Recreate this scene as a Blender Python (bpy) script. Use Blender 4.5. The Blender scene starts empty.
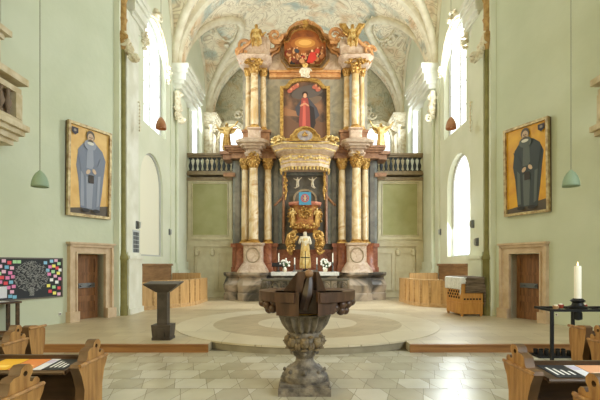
import bpy, bmesh, math, random
from mathutils import Vector, Matrix
random.seed(7)
C = bpy.context.scene.collection
PI = math.pi
F = 434.0; CX = 305.0; HY = 264.0; EYE = 1.65; PL = 0.15

def at(px, py, Y):
    s = F / Y
    return Vector(((px - CX) / s, Y, EYE + (HY - py) / s))

# ---------------------------------------------------------------- materials
def lin(c):
    out = []
    for v in c[:3]:
        v = v / 255.0
        out.append(v / 12.92 if v <= 0.04045 else ((v + 0.055) / 1.055) ** 2.4)
    return (*out, 1.0)

MATS = {}
def mat(name, rgb, rough=0.7, metal=0.0, rgb2=None, scale=3.0, detail=6.0, lo=0.35, hi=0.65, bump=0.0, bscale=30.0,
        stretch=(1, 1, 1), emit=None, es=1.0, dist=0.0, rgb3=None, alpha=None):
    if name in MATS: return MATS[name]
    m = bpy.data.materials.new(name); m.use_nodes = True
    nt = m.node_tree; N = nt.nodes; L = nt.links
    b = N['Principled BSDF']
    b.inputs['Roughness'].default_value = rough
    b.inputs['Metallic'].default_value = metal
    b.inputs['Base Color'].default_value = lin(rgb)
    if rgb2 or bump:
        tc = N.new('ShaderNodeTexCoord'); mp = N.new('ShaderNodeMapping')
        mp.inputs['Scale'].default_value = stretch
        L.new(tc.outputs['Object'], mp.inputs['Vector'])
    if rgb2:
        n = N.new('ShaderNodeTexNoise'); n.inputs['Scale'].default_value = scale
        n.inputs['Detail'].default_value = detail; n.inputs['Distortion'].default_value = dist
        r = N.new('ShaderNodeValToRGB')
        r.color_ramp.elements[0].position = lo; r.color_ramp.elements[0].color = lin(rgb)
        r.color_ramp.elements[1].position = hi; r.color_ramp.elements[1].color = lin(rgb2)
        if rgb3:
            e = r.color_ramp.elements.new(min(0.99, hi + 0.12)); e.color = lin(rgb3)
        L.new(mp.outputs['Vector'], n.inputs['Vector']); L.new(n.outputs['Fac'], r.inputs['Fac'])
        L.new(r.outputs['Color'], b.inputs['Base Color'])
    if bump:
        n2 = N.new('ShaderNodeTexNoise'); n2.inputs['Scale'].default_value = bscale; n2.inputs['Detail'].default_value = 4
        bp = N.new('ShaderNodeBump'); bp.inputs['Strength'].default_value = bump; bp.inputs['Distance'].default_value = 0.03
        L.new(mp.outputs['Vector'], n2.inputs['Vector']); L.new(n2.outputs['Fac'], bp.inputs['Height'])
        L.new(bp.outputs['Normal'], b.inputs['Normal'])
    if emit:
        b.inputs['Emission Color'].default_value = lin(emit); b.inputs['Emission Strength'].default_value = es
    MATS[name] = m
    return m

M_wall = mat('mint plaster', (208, 212, 188), 0.85, rgb2=(199, 204, 178), scale=0.8, detail=4, bump=0.15, bscale=8)
M_choir = mat('pale plaster', (226, 228, 206), 0.85, rgb2=(217, 220, 195), scale=0.9, detail=4, bump=0.1, bscale=8)
M_white = mat('white plaster', (236, 235, 222), 0.8, rgb2=(220, 218, 200), scale=2)
M_cream = mat('cream paint', (238, 228, 196), 0.7, rgb2=(224, 212, 176), scale=3)
M_green = mat('sage panel paint', (190, 188, 138), 0.8, rgb2=(178, 176, 124), scale=2)
M_olive = mat('olive shaft paint', (136, 128, 72), 0.7, rgb2=(118, 110, 58), scale=4)
M_stucco = mat('stucco', (240, 232, 208), 0.75, rgb2=(204, 184, 142), scale=7, lo=.4, hi=.7, bump=.3, bscale=20)
M_sand = mat('sandstone', (214, 190, 160), 0.8, rgb2=(196, 168, 136), scale=4, bump=.2)
M_door = mat('oak door', (150, 102, 62), 0.6, rgb2=(112, 74, 44), scale=3, stretch=(6, 6, .7), bump=.2)
M_iron = mat('black iron', (36, 36, 38), 0.5, metal=.5)
M_steel = mat('grey steel', (120, 122, 124), 0.4, metal=.8)
M_grey = mat('grey marble', (96, 98, 94), 0.35, rgb2=(136, 136, 126), scale=2.5, dist=1.2, lo=.35, hi=.68)
M_dark = mat('dark marble', (92, 86, 78), 0.4, rgb2=(122, 116, 104), scale=2.5, dist=1)
M_base = mat('grey brown marble', (84, 78, 72), 0.3, rgb2=(186, 168, 148), scale=.9, dist=1.2, detail=3, lo=.42, hi=.6)
M_pink = mat('pink marble', (180, 150, 126), 0.35, rgb2=(210, 188, 164), scale=4, dist=1.5, rgb3=(156, 118, 94))
M_red = mat('red marble', (128, 68, 44), 0.35, rgb2=(166, 104, 72), scale=5, dist=1.5)
M_brown = mat('brown marble', (130, 88, 60), 0.35, rgb2=(172, 126, 90), scale=5, dist=1.2)
M_col = mat('veined column marble', (196, 162, 112), 0.22, rgb2=(222, 202, 164), scale=1.0, dist=2.4, detail=3, lo=.36, hi=.58, rgb3=(186, 146, 98))
M_orange = mat('apricot marble', (184, 122, 68), 0.4, rgb2=(212, 162, 108), scale=4, dist=1.5)
M_gold = mat('gilding', (212, 172, 98), 0.36, metal=.5, rgb2=(156, 112, 52), scale=9, bump=.5, bscale=25)
M_pale_gold = mat('pale gilding', (236, 212, 150), 0.45, metal=.3, rgb2=(206, 164, 84), scale=8, bump=.4, bscale=25)
M_marfig = mat('white figure', (232, 222, 200), 0.5, rgb2=(206, 190, 156), scale=10)
M_skin = mat('painted skin', (216, 160, 118), 0.6)
M_oak = mat('light oak', (208, 168, 112), 0.5, rgb2=(186, 144, 90), scale=3, stretch=(5, 5, .6), bump=.1)
M_oakx = mat('light oak boards', (204, 168, 118), 0.5, rgb2=(180, 142, 94), scale=3, stretch=(.6, 5, 5))
M_pine = mat('honey pine', (206, 148, 66), 0.45, rgb2=(186, 124, 50), scale=3, stretch=(5, 5, .7))
M_pew = mat('pew oak', (186, 138, 78), 0.45, rgb2=(146, 100, 50), scale=4, stretch=(4, 4, .8), bump=.15)
M_pewd = mat('dark walnut', (92, 66, 42), 0.38, rgb2=(62, 42, 26), scale=3, stretch=(.5, 5, 5), bump=.1)
M_riser = mat('step oak', (168, 118, 66), 0.5, rgb2=(140, 94, 50), scale=3, stretch=(.4, 4, 6))
M_lid = mat('font lid wood', (98, 70, 52), 0.4, rgb2=(70, 48, 34), scale=3, stretch=(5, 5, .8))
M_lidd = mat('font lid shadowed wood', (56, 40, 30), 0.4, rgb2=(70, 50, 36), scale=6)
M_font = mat('weathered font stone', (92, 84, 76), 0.55, rgb2=(150, 138, 122), scale=9, bump=.7, bscale=28, lo=.4, hi=.66)
M_bronze = mat('bronze ambo', (88, 78, 68), 0.5, rgb2=(58, 50, 44), scale=4, metal=.2)
M_copper = mat('copper lamp', (190, 138, 100), 0.35, metal=.15, rgb2=(164, 104, 66), scale=4)
M_lampg = mat('grey green enamel', (146, 166, 140), 0.6)
M_cord = mat('lamp cord', (140, 140, 116), 0.7)
M_cloth = mat('white linen', (236, 234, 228), 0.85, rgb2=(216, 214, 208), scale=14, bump=.3)
M_blanket = mat('brown wool', (128, 110, 90), 0.95, rgb2=(84, 70, 54), scale=3, stretch=(1, 1, 9), bump=.4, bscale=60)
M_wax = mat('candle wax', (244, 240, 226), 0.4, emit=(255, 240, 210), es=.12)
M_flame = mat('flame', (255, 220, 150), 0.5, emit=(255, 214, 140), es=6)
M_baluster = mat('slate baluster', (74, 80, 84), 0.6, rgb2=(56, 62, 66), scale=8)
M_rail = mat('taupe rail', (168, 148, 118), 0.6, rgb2=(146, 126, 96), scale=6)
M_leaf = mat('flower leaves', (60, 92, 50), 0.6)
M_petal = mat('white petals', (242, 240, 232), 0.6)
M_black = mat('black cavity', (14, 13, 12), 0.8)
M_galwood = mat('gallery paint', (214, 200, 170), 0.65, rgb2=(188, 170, 132), scale=4)
M_galbrown = mat('gallery brown panel', (128, 106, 84), 0.6)
M_pane = mat('daylit pane', (250, 252, 255), 0.4, emit=(246, 250, 255), es=1.5)
M_niche = mat('glowing niche plaster', (226, 222, 200), 0.7, emit=(236, 232, 206), es=.12)  # cream niche back, faint glow added though no glass is there
M_lead = mat('window lead', (190, 190, 184), 0.5)

def flat(rgb, rough=.6):
    return mat('paint %d %d %d' % tuple(rgb), rgb, rough)

# platform stone (tiles)
def stone_mat(name, c1, c2, c3, bw, rh, rough, mort=.006, rot=0.0):
    m = bpy.data.materials.new(name); m.use_nodes = True
    nt = m.node_tree; N = nt.nodes; L = nt.links; b = N['Principled BSDF']
    tc = N.new('ShaderNodeTexCoord'); mp = N.new('ShaderNodeMapping')
    mp.inputs['Rotation'].default_value = (0, 0, rot)
    L.new(tc.outputs['Object'], mp.inputs['Vector'])
    br = N.new('ShaderNodeTexBrick')
    br.inputs['Color1'].default_value = lin(c1); br.inputs['Color2'].default_value = lin(c2)
    br.inputs['Mortar'].default_value = lin(c3)
    br.inputs['Scale'].default_value = 1; br.inputs['Brick Width'].default_value = bw
    br.inputs['Row Height'].default_value = rh; br.inputs['Mortar Size'].default_value = mort
    L.new(mp.outputs['Vector'], br.inputs['Vector'])
    n = N.new('ShaderNodeTexNoise'); n.inputs['Scale'].default_value = 1.3; n.inputs['Detail'].default_value = 6
    L.new(mp.outputs['Vector'], n.inputs['Vector'])
    mx = N.new('ShaderNodeMixRGB'); mx.blend_type = 'MULTIPLY'; mx.inputs['Fac'].default_value = .35
    r = N.new('ShaderNodeValToRGB'); r.color_ramp.elements[0].position = .3; r.color_ramp.elements[0].color = (.62, .56, .47, 1)
    r.color_ramp.elements[1].position = .7; r.color_ramp.elements[1].color = (1, 1, 1, 1)
    L.new(n.outputs['Fac'], r.inputs['Fac']); L.new(br.outputs['Color'], mx.inputs['Color1']); L.new(r.outputs['Color'], mx.inputs['Color2'])
    L.new(mx.outputs['Color'], b.inputs['Base Color'])
    b.inputs['Roughness'].default_value = rough
    return m
M_plat = stone_mat('worn platform stone', (208, 194, 164), (194, 178, 148), (166, 150, 122), .9, .45, .42)
M_ring = stone_mat('pale ring stone', (222, 212, 188), (214, 202, 176), (176, 162, 136), 1.6, 1.6, .36)
M_inner = stone_mat('inner circle stone', (196, 180, 150), (182, 166, 136), (150, 134, 108), .5, .5, .4, rot=.6)
M_grout = mat('grout', (118, 108, 88), .8)
TILES = [mat('tile %d' % i, c, .27, rgb2=tuple(v - 14 for v in c), scale=2.2, lo=.3, hi=.75) for i, c in
         enumerate([(206, 200, 182), (196, 190, 170), (212, 207, 192), (188, 181, 161), (202, 195, 174)])]

def fresco_mat(name, base=(226, 214, 186), sw=(150, 124, 86), blue=(150, 170, 162), warm=(206, 160, 112), s=1.0):
    m = bpy.data.materials.new(name); m.use_nodes = True
    nt = m.node_tree; N = nt.nodes; L = nt.links; b = N['Principled BSDF']
    tc = N.new('ShaderNodeTexCoord')
    def noise(sc, det, dis=0, off=0):
        mp = N.new('ShaderNodeMapping'); mp.inputs['Location'].default_value = (off, off, off)
        L.new(tc.outputs['Object'], mp.inputs['Vector'])
        n = N.new('ShaderNodeTexNoise'); n.inputs['Scale'].default_value = sc; n.inputs['Detail'].default_value = det
        n.inputs['Distortion'].default_value = dis; L.new(mp.outputs['Vector'], n.inputs['Vector'])
        return n.outputs['Fac']
    def ramp(f, stops):
        r = N.new('ShaderNodeValToRGB'); e = r.color_ramp.elements
        e[0].position, e[0].color = stops[0][0], (stops[0][1],) * 3 + (1,)
        e[1].position, e[1].color = stops[-1][0], (stops[-1][1],) * 3 + (1,)
        for p, v in stops[1:-1]:
            x = e.new(p); x.color = (v, v, v, 1)
        L.new(f, r.inputs['Fac']); return r.outputs['Color']
    def mix(fac, c1, c2):
        x = N.new('ShaderNodeMixRGB'); L.new(fac, x.inputs['Fac'])
        if isinstance(c1, tuple): x.inputs['Color1'].default_value = lin(c1)
        else: L.new(c1, x.inputs['Color1'])
        x.inputs['Color2'].default_value = lin(c2); return x.outputs['Color']
    c = mix(ramp(noise(.8 * s, 3, .6), [(.52, 0), (.66, .85)]), base, blue)
    c = mix(ramp(noise(.9 * s, 4, .5, 7), [(.54, 0), (.68, .8)]), c, warm)
    # scrolling line work: thin bands of a distorted noise
    c = mix(ramp(noise(.85 * s, 1, 2.0, 3), [(.40, 0), (.43, .6), (.455, 0), (.50, 0), (.525, .6), (.55, 0), (.60, 0), (.615, .5), (.64, 0)]), c, sw)
    c = mix(ramp(noise(3 * s, 2, 1, 11), [(.58, 0), (.70, .3)]), c, sw)
    L.new(c, b.inputs['Base Color']); b.inputs['Roughness'].default_value = .85
    return m
M_fresco = fresco_mat('painted vault', (244, 232, 204), (168, 142, 102), (168, 182, 172), (220, 182, 136))
M_fresco2 = fresco_mat('painted back wall', (206, 200, 172), (146, 128, 88), (158, 166, 146), (196, 170, 122), 1.5)
M_rib = mat('cream rib', (240, 232, 208), .75, rgb2=(222, 210, 180), scale=3)
M_ribd = mat('tan rib soffit', (178, 158, 126), .8, rgb2=(156, 136, 104), scale=3)

# ---------------------------------------------------------------- mesh helpers
def nb(): return bmesh.new()
def setmi(faces, mi):
    for f in faces: f.material_index = mi
def quad_faces(bm, vs, faces, mi=0):
    bv = [bm.verts.new(v) for v in vs]
    out = []
    for f in faces:
        try: out.append(bm.faces.new([bv[i] for i in f]))
        except ValueError: pass
    setmi(out, mi); return out
def box(bm, x0, x1, y0, y1, z0, z1, mi=0):
    v = [(x, y, z) for x in (x0, x1) for y in (y0, y1) for z in (z0, z1)]
    quad_faces(bm, v, [(0, 1, 3, 2), (4, 6, 7, 5), (0, 4, 5, 1), (2, 3, 7, 6), (0, 2, 6, 4), (1, 5, 7, 3)], mi)
def boxc(bm, cx, cy, z0, wx, wy, h, mi=0): box(bm, cx - wx / 2, cx + wx / 2, cy - wy / 2, cy + wy / 2, z0, z0 + h, mi)
def hexa(bm, bot, top, mi=0):
    n = len(bot); v = list(bot) + list(top)
    quad_faces(bm, v, [tuple(range(n))[::-1], tuple(range(n, 2 * n))] + [(i, (i + 1) % n, n + (i + 1) % n, n + i) for i in range(n)], mi)
def lathe(bm, cx, cy, prof, n=16, mi=0, sx=1, sy=1, a0=0.0, flute=0, fa=0.0):
    rings = []
    for r, z in prof:
        ring = []
        for i in range(n):
            a = a0 + 2 * PI * i / n
            rr = max(r, 1e-4) * (1 + (fa * math.cos(flute * a) if flute else 0))
            ring.append(bm.verts.new((cx + rr * math.cos(a) * sx, cy + rr * math.sin(a) * sy, z)))
        rings.append(ring)
    fs = []
    for a, b in zip(rings, rings[1:]):
        for i in range(n): fs.append(bm.faces.new((a[i], a[(i + 1) % n], b[(i + 1) % n], b[i])))
    fs.append(bm.faces.new(rings[0][::-1])); fs.append(bm.faces.new(rings[-1]))
    setmi(fs, mi)
def tube(bm, pts, r, n=7, mi=0):
    pts = [Vector(p) for p in pts]; rs = r if isinstance(r, (list, tuple)) else [r] * len(pts)
    rings = []; up = None
    for i, p in enumerate(pts):
        t = (pts[min(i + 1, len(pts) - 1)] - pts[max(i - 1, 0)])
        if t.length < 1e-9: t = Vector((0, 0, 1))
        t.normalize()
        if up is None:
            up = Vector((0, 0, 1)) if abs(t.z) < .9 else Vector((1, 0, 0))
        a = t.cross(up)
        if a.length < 1e-4: a = t.cross(Vector((0, 1, 0)))
        a.normalize(); b = a.cross(t).normalized(); up = b
        rings.append([bm.verts.new(p + rs[i] * (math.cos(2 * PI * k / n) * a + math.sin(2 * PI * k / n) * b)) for k in range(n)])
    fs = []
    for a, b in zip(rings, rings[1:]):
        for i in range(n): fs.append(bm.faces.new((a[i], a[(i + 1) % n], b[(i + 1) % n], b[i])))
    fs.append(bm.faces.new(rings[0][::-1])); fs.append(bm.faces.new(rings[-1])); setmi(fs, mi)
def ball(bm, c, r, s=(1, 1, 1), sub=2, mi=0, rot=None):
    m = Matrix.Translation(c)
    if rot is not None: m = m @ rot
    m = m @ Matrix.Diagonal((r * s[0], r * s[1], r * s[2], 1))
    g = bmesh.ops.create_icosphere(bm, subdivisions=sub, radius=1, matrix=m)
    fs = set()
    for v in g['verts']: fs.update(v.link_faces)
    setmi(fs, mi)
def prism(bm, pts, fn, d0, d1, mi=0, holes=()):
    """pts: 2-D outline; fn(u, v, d) -> 3-D; extruded from d0 to d1, with holes."""
    loops = [list(pts)] + [list(h) for h in holes]
    if not holes:
        n = len(pts)
        v = [fn(u, w, d0) for u, w in pts] + [fn(u, w, d1) for u, w in pts]
        quad_faces(bm, v, [tuple(range(n))[::-1], tuple(range(n, 2 * n))] + [(i, (i + 1) % n, n + (i + 1) % n, n + i) for i in range(n)], mi)
        return
    allv = []
    for d in (d0, d1):
        es = []; lv = []
        for lp in loops:
            vs = [bm.verts.new(fn(u, w, d)) for u, w in lp]; lv.append(vs)
            for i in range(len(vs)): es.append(bm.edges.new((vs[i], vs[(i + 1) % len(vs)])))
        g = bmesh.ops.triangle_fill(bm, use_beauty=True, use_dissolve=False, edges=es)
        setmi([f for f in g['geom'] if isinstance(f, bmesh.types.BMFace)], mi)
        allv.append(lv)
    for a, b in zip(*allv):
        n = len(a)
        for i in range(n):
            f = bm.faces.new((a[i], a[(i + 1) % n], b[(i + 1) % n], b[i])); f.material_index = mi
def foliage(bm, c, size, n, r, mi=0, rnd=random):
    """cluster of curled leaves and buds filling an ellipsoid shell."""
    for i in range(n):
        t = rnd.random() * 2 * PI; ph = math.acos(rnd.uniform(-1, 1))
        d = Vector((math.sin(ph) * math.cos(t), math.sin(ph) * math.sin(t), math.cos(ph)))
        p = Vector(c) + Vector((d.x * size[0], d.y * size[1], d.z * size[2])) * rnd.uniform(.6, 1)
        rot = Matrix.Rotation(rnd.random() * 6.28, 4, 'Z') @ Matrix.Rotation(rnd.random() * 3.1, 4, 'X')
        ball(bm, p, r * rnd.uniform(.7, 1.3), (1, .45, .7), 1, mi, rot)
def spiral(bm, c, R, turns, r0, plane='xz', flip=1, n=22, a0=0, mi=0):
    pts = []; rs = []
    for i in range(n + 1):
        t = i / n; a = a0 + flip * turns * 2 * PI * t; q = R * (1 - .85 * t)
        u, v = q * math.cos(a), q * math.sin(a)
        pts.append(Vector(c) + (Vector((u, 0, v)) if plane == 'xz' else Vector((0, u, v)))); rs.append(r0 * (1 - .5 * t))
    tube(bm, pts, rs, 6, mi)

ORG = {}
def link(o, parent, label, cat, group, kind, org):
    if parent is not None:
        o.parent = parent
        o.location = Vector(org) - ORG[parent.name]
    else: o.location = org
    ORG[o.name] = Vector(org)
    C.objects.link(o)
    if label: o['label'] = label
    if cat: o['category'] = cat
    if group: o['group'] = group
    if kind: o['kind'] = kind
    return o
def make(name, bm, mats, parent=None, label=None, cat=None, group=None, kind=None, sharp=38, org=None):
    """finish a bmesh given in world coordinates as one object."""
    me = bpy.data.meshes.new(name)
    bmesh.ops.recalc_face_normals(bm, faces=bm.faces)
    if org is None:
        if parent is not None: org = ORG[parent.name]
        elif kind == 'structure': org = Vector((0, 0, 0))
        else:
            xs = [v.co for v in bm.verts]
            lo = Vector((min(v[i] for v in xs) for i in range(3))); hi = Vector((max(v[i] for v in xs) for i in range(3)))
            org = Vector(((lo.x + hi.x) / 2, (lo.y + hi.y) / 2, lo.z))
    bmesh.ops.translate(bm, verts=bm.verts, vec=-Vector(org))
    bm.to_mesh(me); bm.free()
    for m in (mats if isinstance(mats, (list, tuple)) else [mats]): me.materials.append(m)
    me.polygons.foreach_set('use_smooth', [True] * len(me.polygons))
    me.set_sharp_from_angle(angle=math.radians(sharp))
    return link(bpy.data.objects.new(name, me), parent, label, cat, group, kind, org)
def thing(name, loc, label=None, cat=None, group=None, kind=None, parent=None):
    o = bpy.data.objects.new(name, None); o.empty_display_size = .1
    return link(o, parent, label, cat, group, kind, Vector(loc))
def copy_tree(root, loc, label=None, group=None, rotz=None):
    def cp(o, par):
        c = o.copy(); C.objects.link(c)
        if par is not None: c.parent = par
        for ch in [x for x in bpy.data.objects if x.parent == o and x != c]: cp(ch, c)
        return c
    kids = list(root.children)
    r = root.copy(); C.objects.link(r); r.location = loc
    if rotz is not None: r.rotation_euler = (0, 0, rotz)
    ORG[r.name] = Vector(loc)
    def rec(src, dst):
        for ch in list(src.children):
            c = ch.copy(); C.objects.link(c); c.parent = dst; rec(ch, c)
    for ch in kids:
        c = ch.copy(); C.objects.link(c); c.parent = r; rec(ch, c)
    if label: r['label'] = label
    if group: r['group'] = group
    return r
def arch(c, hw, z0, zs, rise=None, n=12):
    rise = hw if rise is None else rise
    p = [(c - hw, z0), (c + hw, z0)]
    for i in range(n + 1):
        a = PI * i / n; p.append((c + hw * math.cos(a), zs + rise * math.sin(a)))
    return p

# ================================================================= SETTING
# slanted wall frame of reference: u from the choir corner outward, d = out of the wall towards the church
TX, TY = .395, -.9187
def SW(s):
    def fn(u, z, d): return Vector((s * (5.4 + TX * u - .9187 * d), 12.73 + TY * u - .395 * d, z))
    return fn
def U(px):
    k = abs(px - CX) / F
    return (12.73 * k - 5.4) / (.395 + .9187 * k)

# --- nave floor of elongated hexagon tiles
bm = nb(); box(bm, -9, 9, -7, 8.6, -.3, -.003, 0)
w, h, q = .44, .50, .07; rr = random.Random(3)
row = 0; y = 1.5
while y < 8.5:
    x = -6.2 + (row % 2) * (w + .0) / 2
    while x < 6.2:
        g = .006
        kind = rr.random()
        pts = [(x - w / 2 + g, y), (x - w / 2 + q, y + h / 2 - g), (x + w / 2 - q, y + h / 2 - g), (x + w / 2 - g, y), (x + w / 2 - q, y - h / 2 + g), (x - w / 2 + q, y - h / 2 + g)]
        vs = [bm.verts.new((a, b, 0)) for a, b in pts]
        f = bm.faces.new(vs); f.material_index = 1 + rr.randrange(5)
        x += w
    # the lozenges left between neighbouring hexagons of a row
    x = -6.2 + (row % 2) * w / 2 + w / 2
    while x < 6.2:
        for sg in (1, -1):
            pts = [(x, y + sg * .005), (x - q + .006, y + sg * (h / 2 - .004)), (x + q - .006, y + sg * (h / 2 - .004))]
            f = bm.faces.new([bm.verts.new((a, b, -.0005)) for a, b in pts]); f.material_index = 1 + rr.randrange(5)
        x += w
    y += h; row += 1
make('floor', bm, [M_grout] + TILES, kind='structure')

# --- raised platform with oak riser, and the round stone step in front
R0, YC = 3.2, 11.07
bm = nb(); box(bm, -9, -1.82, 8.14, 24.6, -.28, PL, 0); box(bm, 1.97, 9, 8.14, 24.6, -.28, PL, 0); box(bm, -1.82, 1.97, 9.2, 24.6, -.28, PL, 0)
make('floor', bm, [M_plat], kind='structure', label=None)
for s in (-1, 1):
    bm = nb(); x0, x1 = (-9, -1.81) if s < 0 else (1.96, 9)
    box(bm, x0, x1, 8.09, 8.14, 0, PL - .012); box(bm, x0, x1, 8.06, 8.14, PL - .02, PL + .004)
    make('trim_1' if s < 0 else 'trim_2', bm, [M_riser], kind='structure')
bm = nb()
def disc(bm, r0, r1, z0, z1, mi, n=72, cx=.06):
    prof = [(r0, z0), (r1, z0), (r1, z1), (r0, z1)]
    rings = []
    for r, z in prof: rings.append([bm.verts.new((cx + r * math.cos(2 * PI * i / n), YC + r * math.sin(2 * PI * i / n), z)) for i in range(n)])
    for a in range(4):
        A, B = rings[a], rings[(a + 1) % 4]
        for i in range(n):
            f = bm.faces.new((A[i], A[(i + 1) % n], B[(i + 1) % n], B[i])); f.material_index = mi
disc(bm, 2.35, 3.2, 0.0, .128, 2); disc(bm, 2.35, 3.225, .128, PL + .012, 0)
disc(bm, 1.25, 2.35, .08, PL + .010, 1); disc(bm, .01, 1.25, .08, PL + .011, 0)
make('trim_3', bm, [M_ring, M_inner, mat('shaded step stone', (160, 150, 128), .6, rgb2=(140, 130, 108), scale=3)], kind='structure')  # riser tone darkened to paint in the shade below the lip

# --- slanted walls with a door opening each
DOORS = {-1: (U(103.5), U(75.5)), 1: (U(511), U(541.5))}
for s in (-1, 1):
    fn = SW(s); a, b = DOORS[s]
    bm = nb(); prism(bm, [(0, -.1), (a, -.1), (a, 1.92), (b, 1.92), (b, -.1), (6.0, -.1), (6.0, 13.6), (0, 13.6)], fn, 0, -.5)
    make('wall_left' if s < 0 else 'wall_right', bm, [M_wall], kind='structure')
# nave walls behind the viewer, with tall windows
for s in (-1, 1):
    x = s * 7.77
    fnn = lambda u, z, d, x=x, s=s: Vector((x + s * d, u, z))
    holes = [arch(c, .8, 3.2, 7.6) for c in (-4.2, -.6, 3.0)]
    bm = nb(); prism(bm, [(-6.5, -.1), (7.3, -.1), (7.3, 13.6), (-6.5, 13.6)], fnn, 0, .5, holes=holes)
    make('wall_nave_left' if s < 0 else 'wall_nave_right', bm, [M_wall], kind='structure')
bm = nb(); box(bm, -8.2, 8.2, -7, -6.5, -.1, 13.6); make('wall_rear', bm, [M_wall], kind='structure')
bm = nb(); box(bm, -8.2, 8.2, -7, 12.75, 13.6, 13.9); make('ceiling', bm, [M_white], kind='structure')

# --- choir side walls
XW = 5.35
WIN = {'up': arch(15.55, 1.15, 6.4, 9.15, 1.15), 'low': arch(15.2, 1.12, 1.92, 4.45, 1.05), 'far': arch(21.5, 1.1, 6.95, 8.95, 1.1)}
nwin = [0]
def window(fn, pts, d, pane, kind='structure', bars=True):
    """frame with glazing bars plus a pane; pts = outline of the opening."""
    nwin[0] += 1
    bm = nb()
    us = [p[0] for p in pts]; zs = [p[1] for p in pts]; cu = (min(us) + max(us)) / 2; cz = (min(zs) + max(zs)) / 2
    inner = [(cu + (u - cu) * .93, cz + (z - cz) * .97) for u, z in pts]
    prism(bm, pts, fn, d - .03, d + .03, holes=[inner])
    if bars:
        prism(bm, [(cu - .02, min(zs)), (cu + .02, min(zs)), (cu + .02, max(zs)), (cu - .02, max(zs))], fn, d - .015, d + .015)
        k = min(zs) + .8
        while k < max(zs) - .9:
            prism(bm, [(min(us), k - .012), (max(us), k - .012), (max(us), k + .012), (min(us), k + .012)], fn, d - .012, d + .012); k += .8
    f = make('window_%d' % nwin[0], bm, [M_lead], kind=kind)
    bm = nb(); prism(bm, [(cu + (u - cu) * .985, cz + (z - cz) * .985) for u, z in pts], fn, d + .02, d + .03)
    make('pane', bm, [pane], f)
for s in (-1, 1):
    fnn = lambda u, z, d, s=s: Vector((s * (XW + d), u, z))
    bm = nb(); prism(bm, [(12.5, 0), (24.6, 0), (24.6, 14.6), (12.5, 14.6)], fnn, 0, .5, holes=list(WIN.values()))
    make('wall_choir_left' if s < 0 else 'wall_choir_right', bm, [M_choir], kind='structure')
    window(fnn, WIN['up'], .22, M_pane); window(fnn, WIN['far'], .25, M_pane)
    window(fnn, WIN['low'],   .22 if s > 0 else .1, M_pane if s > 0 else M_niche, bars=False)  # left opening is a blind niche, its plaster back given a glow
    for c in (-4.2, -.6, 3.0):
        window(lambda u, z, d, s=s: Vector((s * (7.77 + d), u, z)), arch(c, .8, 3.2, 7.6), .25, M_pane)
# back wall: lower stage with panels, upper painted wall with two arched windows
bm = nb(); box(bm, -XW, XW, 19.7, 20.0, PL, 5.5); make('wall_back', bm, [M_cream], kind='structure')
fb = lambda u, z, d: Vector((u, 24.5 + d, z))
HB = [arch(c, .74, 7.75, 8.75, .74) for c in (-4.15, 4.15)]
bm = nb(); prism(bm, [(-5.9, 5), (5.9, 5), (5.9, 14.6), (-5.9, 14.6)], fb, 0, .5, holes=HB)
make('wall_apse', bm, [M_fresco2], kind='structure')
for hpts in HB: window(fb, hpts, .2, M_pane)
for i, hpts in enumerate(HB):
    bm = nb(); c = (-4.15, 4.15)[i]
    o = arch(c, .98, 7.5, 8.75, .98); prism(bm, o, fb, -.12, 0, holes=[arch(c, .76, 7.75, 8.75, .76)])
    make('trim_%d' % (4 + i), bm, [M_stucco], kind='structure')
bm = nb(); box(bm, -XW, XW, 19.75, 24.5, 5.35, 5.6); make('floor', bm, [M_rail], kind='structure')

# --- vault
A_, B1, B2, ZS = XW, 4.35, 3.55, 9.7
BAYS = [(13.3, 17.6), (18.5, 23.6)]
def fx(x): return B1 * math.sqrt(max(0, 1 - (x / A_) ** 2))
def vz(x, y):
    h = fx(x)
    for a, b in BAYS:
        if a < y < b:
            c = (b - a) / 2; yl = y - (a + b) / 2
            h = max(h, B2 * math.sqrt(max(0, 1 - (yl / c) ** 2)))
    return ZS + h
ys = [12.6]
for a, b in BAYS:
    c = (b - a) / 2
    ys += [(a + b) / 2 - c * math.cos(PI * i / 30) for i in range(31)]
ys += [24.6]
xs = [-A_ * math.cos(PI * i / 64) for i in range(65)]
bm = nb(); V = [[bm.verts.new((x, y, vz(x, y))) for x in xs] for y in ys]
for j in range(len(ys) - 1):
    for i in range(64): bm.faces.new((V[j][i], V[j][i + 1], V[j + 1][i + 1], V[j + 1][i]))
# flip side: a shell with thickness
ov = make('ceiling', bm, [M_fresco], kind='structure', sharp=60)
md = ov.modifiers.new('shell', 'SOLIDIFY'); md.thickness = .25; md.offset = 1
k = 6
for (y0, y1), r in (((12.7, 13.3), .22), ((17.6, 18.5), .22), ((23.6, 24.4), .2)):
    bm = nb(); n = 48
    rings = []
    for i in range(n + 1):
        a = PI * i / n; x, z = -math.cos(a), math.sin(a)
        o = [(x * A_, y0, ZS + B1 * z), (x * A_, y1, ZS + B1 * z)]; q = [(x * (A_ - r), y1, ZS + (B1 - r) * z), (x * (A_ - r), y0, ZS + (B1 - r) * z)]
        e = [(x * (A_ - r - .07), (y0 * .8 + y1 * .2), ZS + (B1 - r - .07) * z), (x * (A_ - r - .07), (y0 * .2 + y1 * .8), ZS + (B1 - r - .07) * z)]
        rings.append([bm.verts.new(v) for v in (o[0], o[1], q[0], e[1], e[0], q[1])])
    for a, b in zip(rings, rings[1:]):
        for t in range(6):
            f = bm.faces.new((a[t], a[(t + 1) % 6], b[(t + 1) % 6], b[t])); f.material_index = 1 if t == 3 else 0
    make('trim_%d' % k, bm, [M_rib, M_fresco], kind='structure'); k += 1
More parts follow.
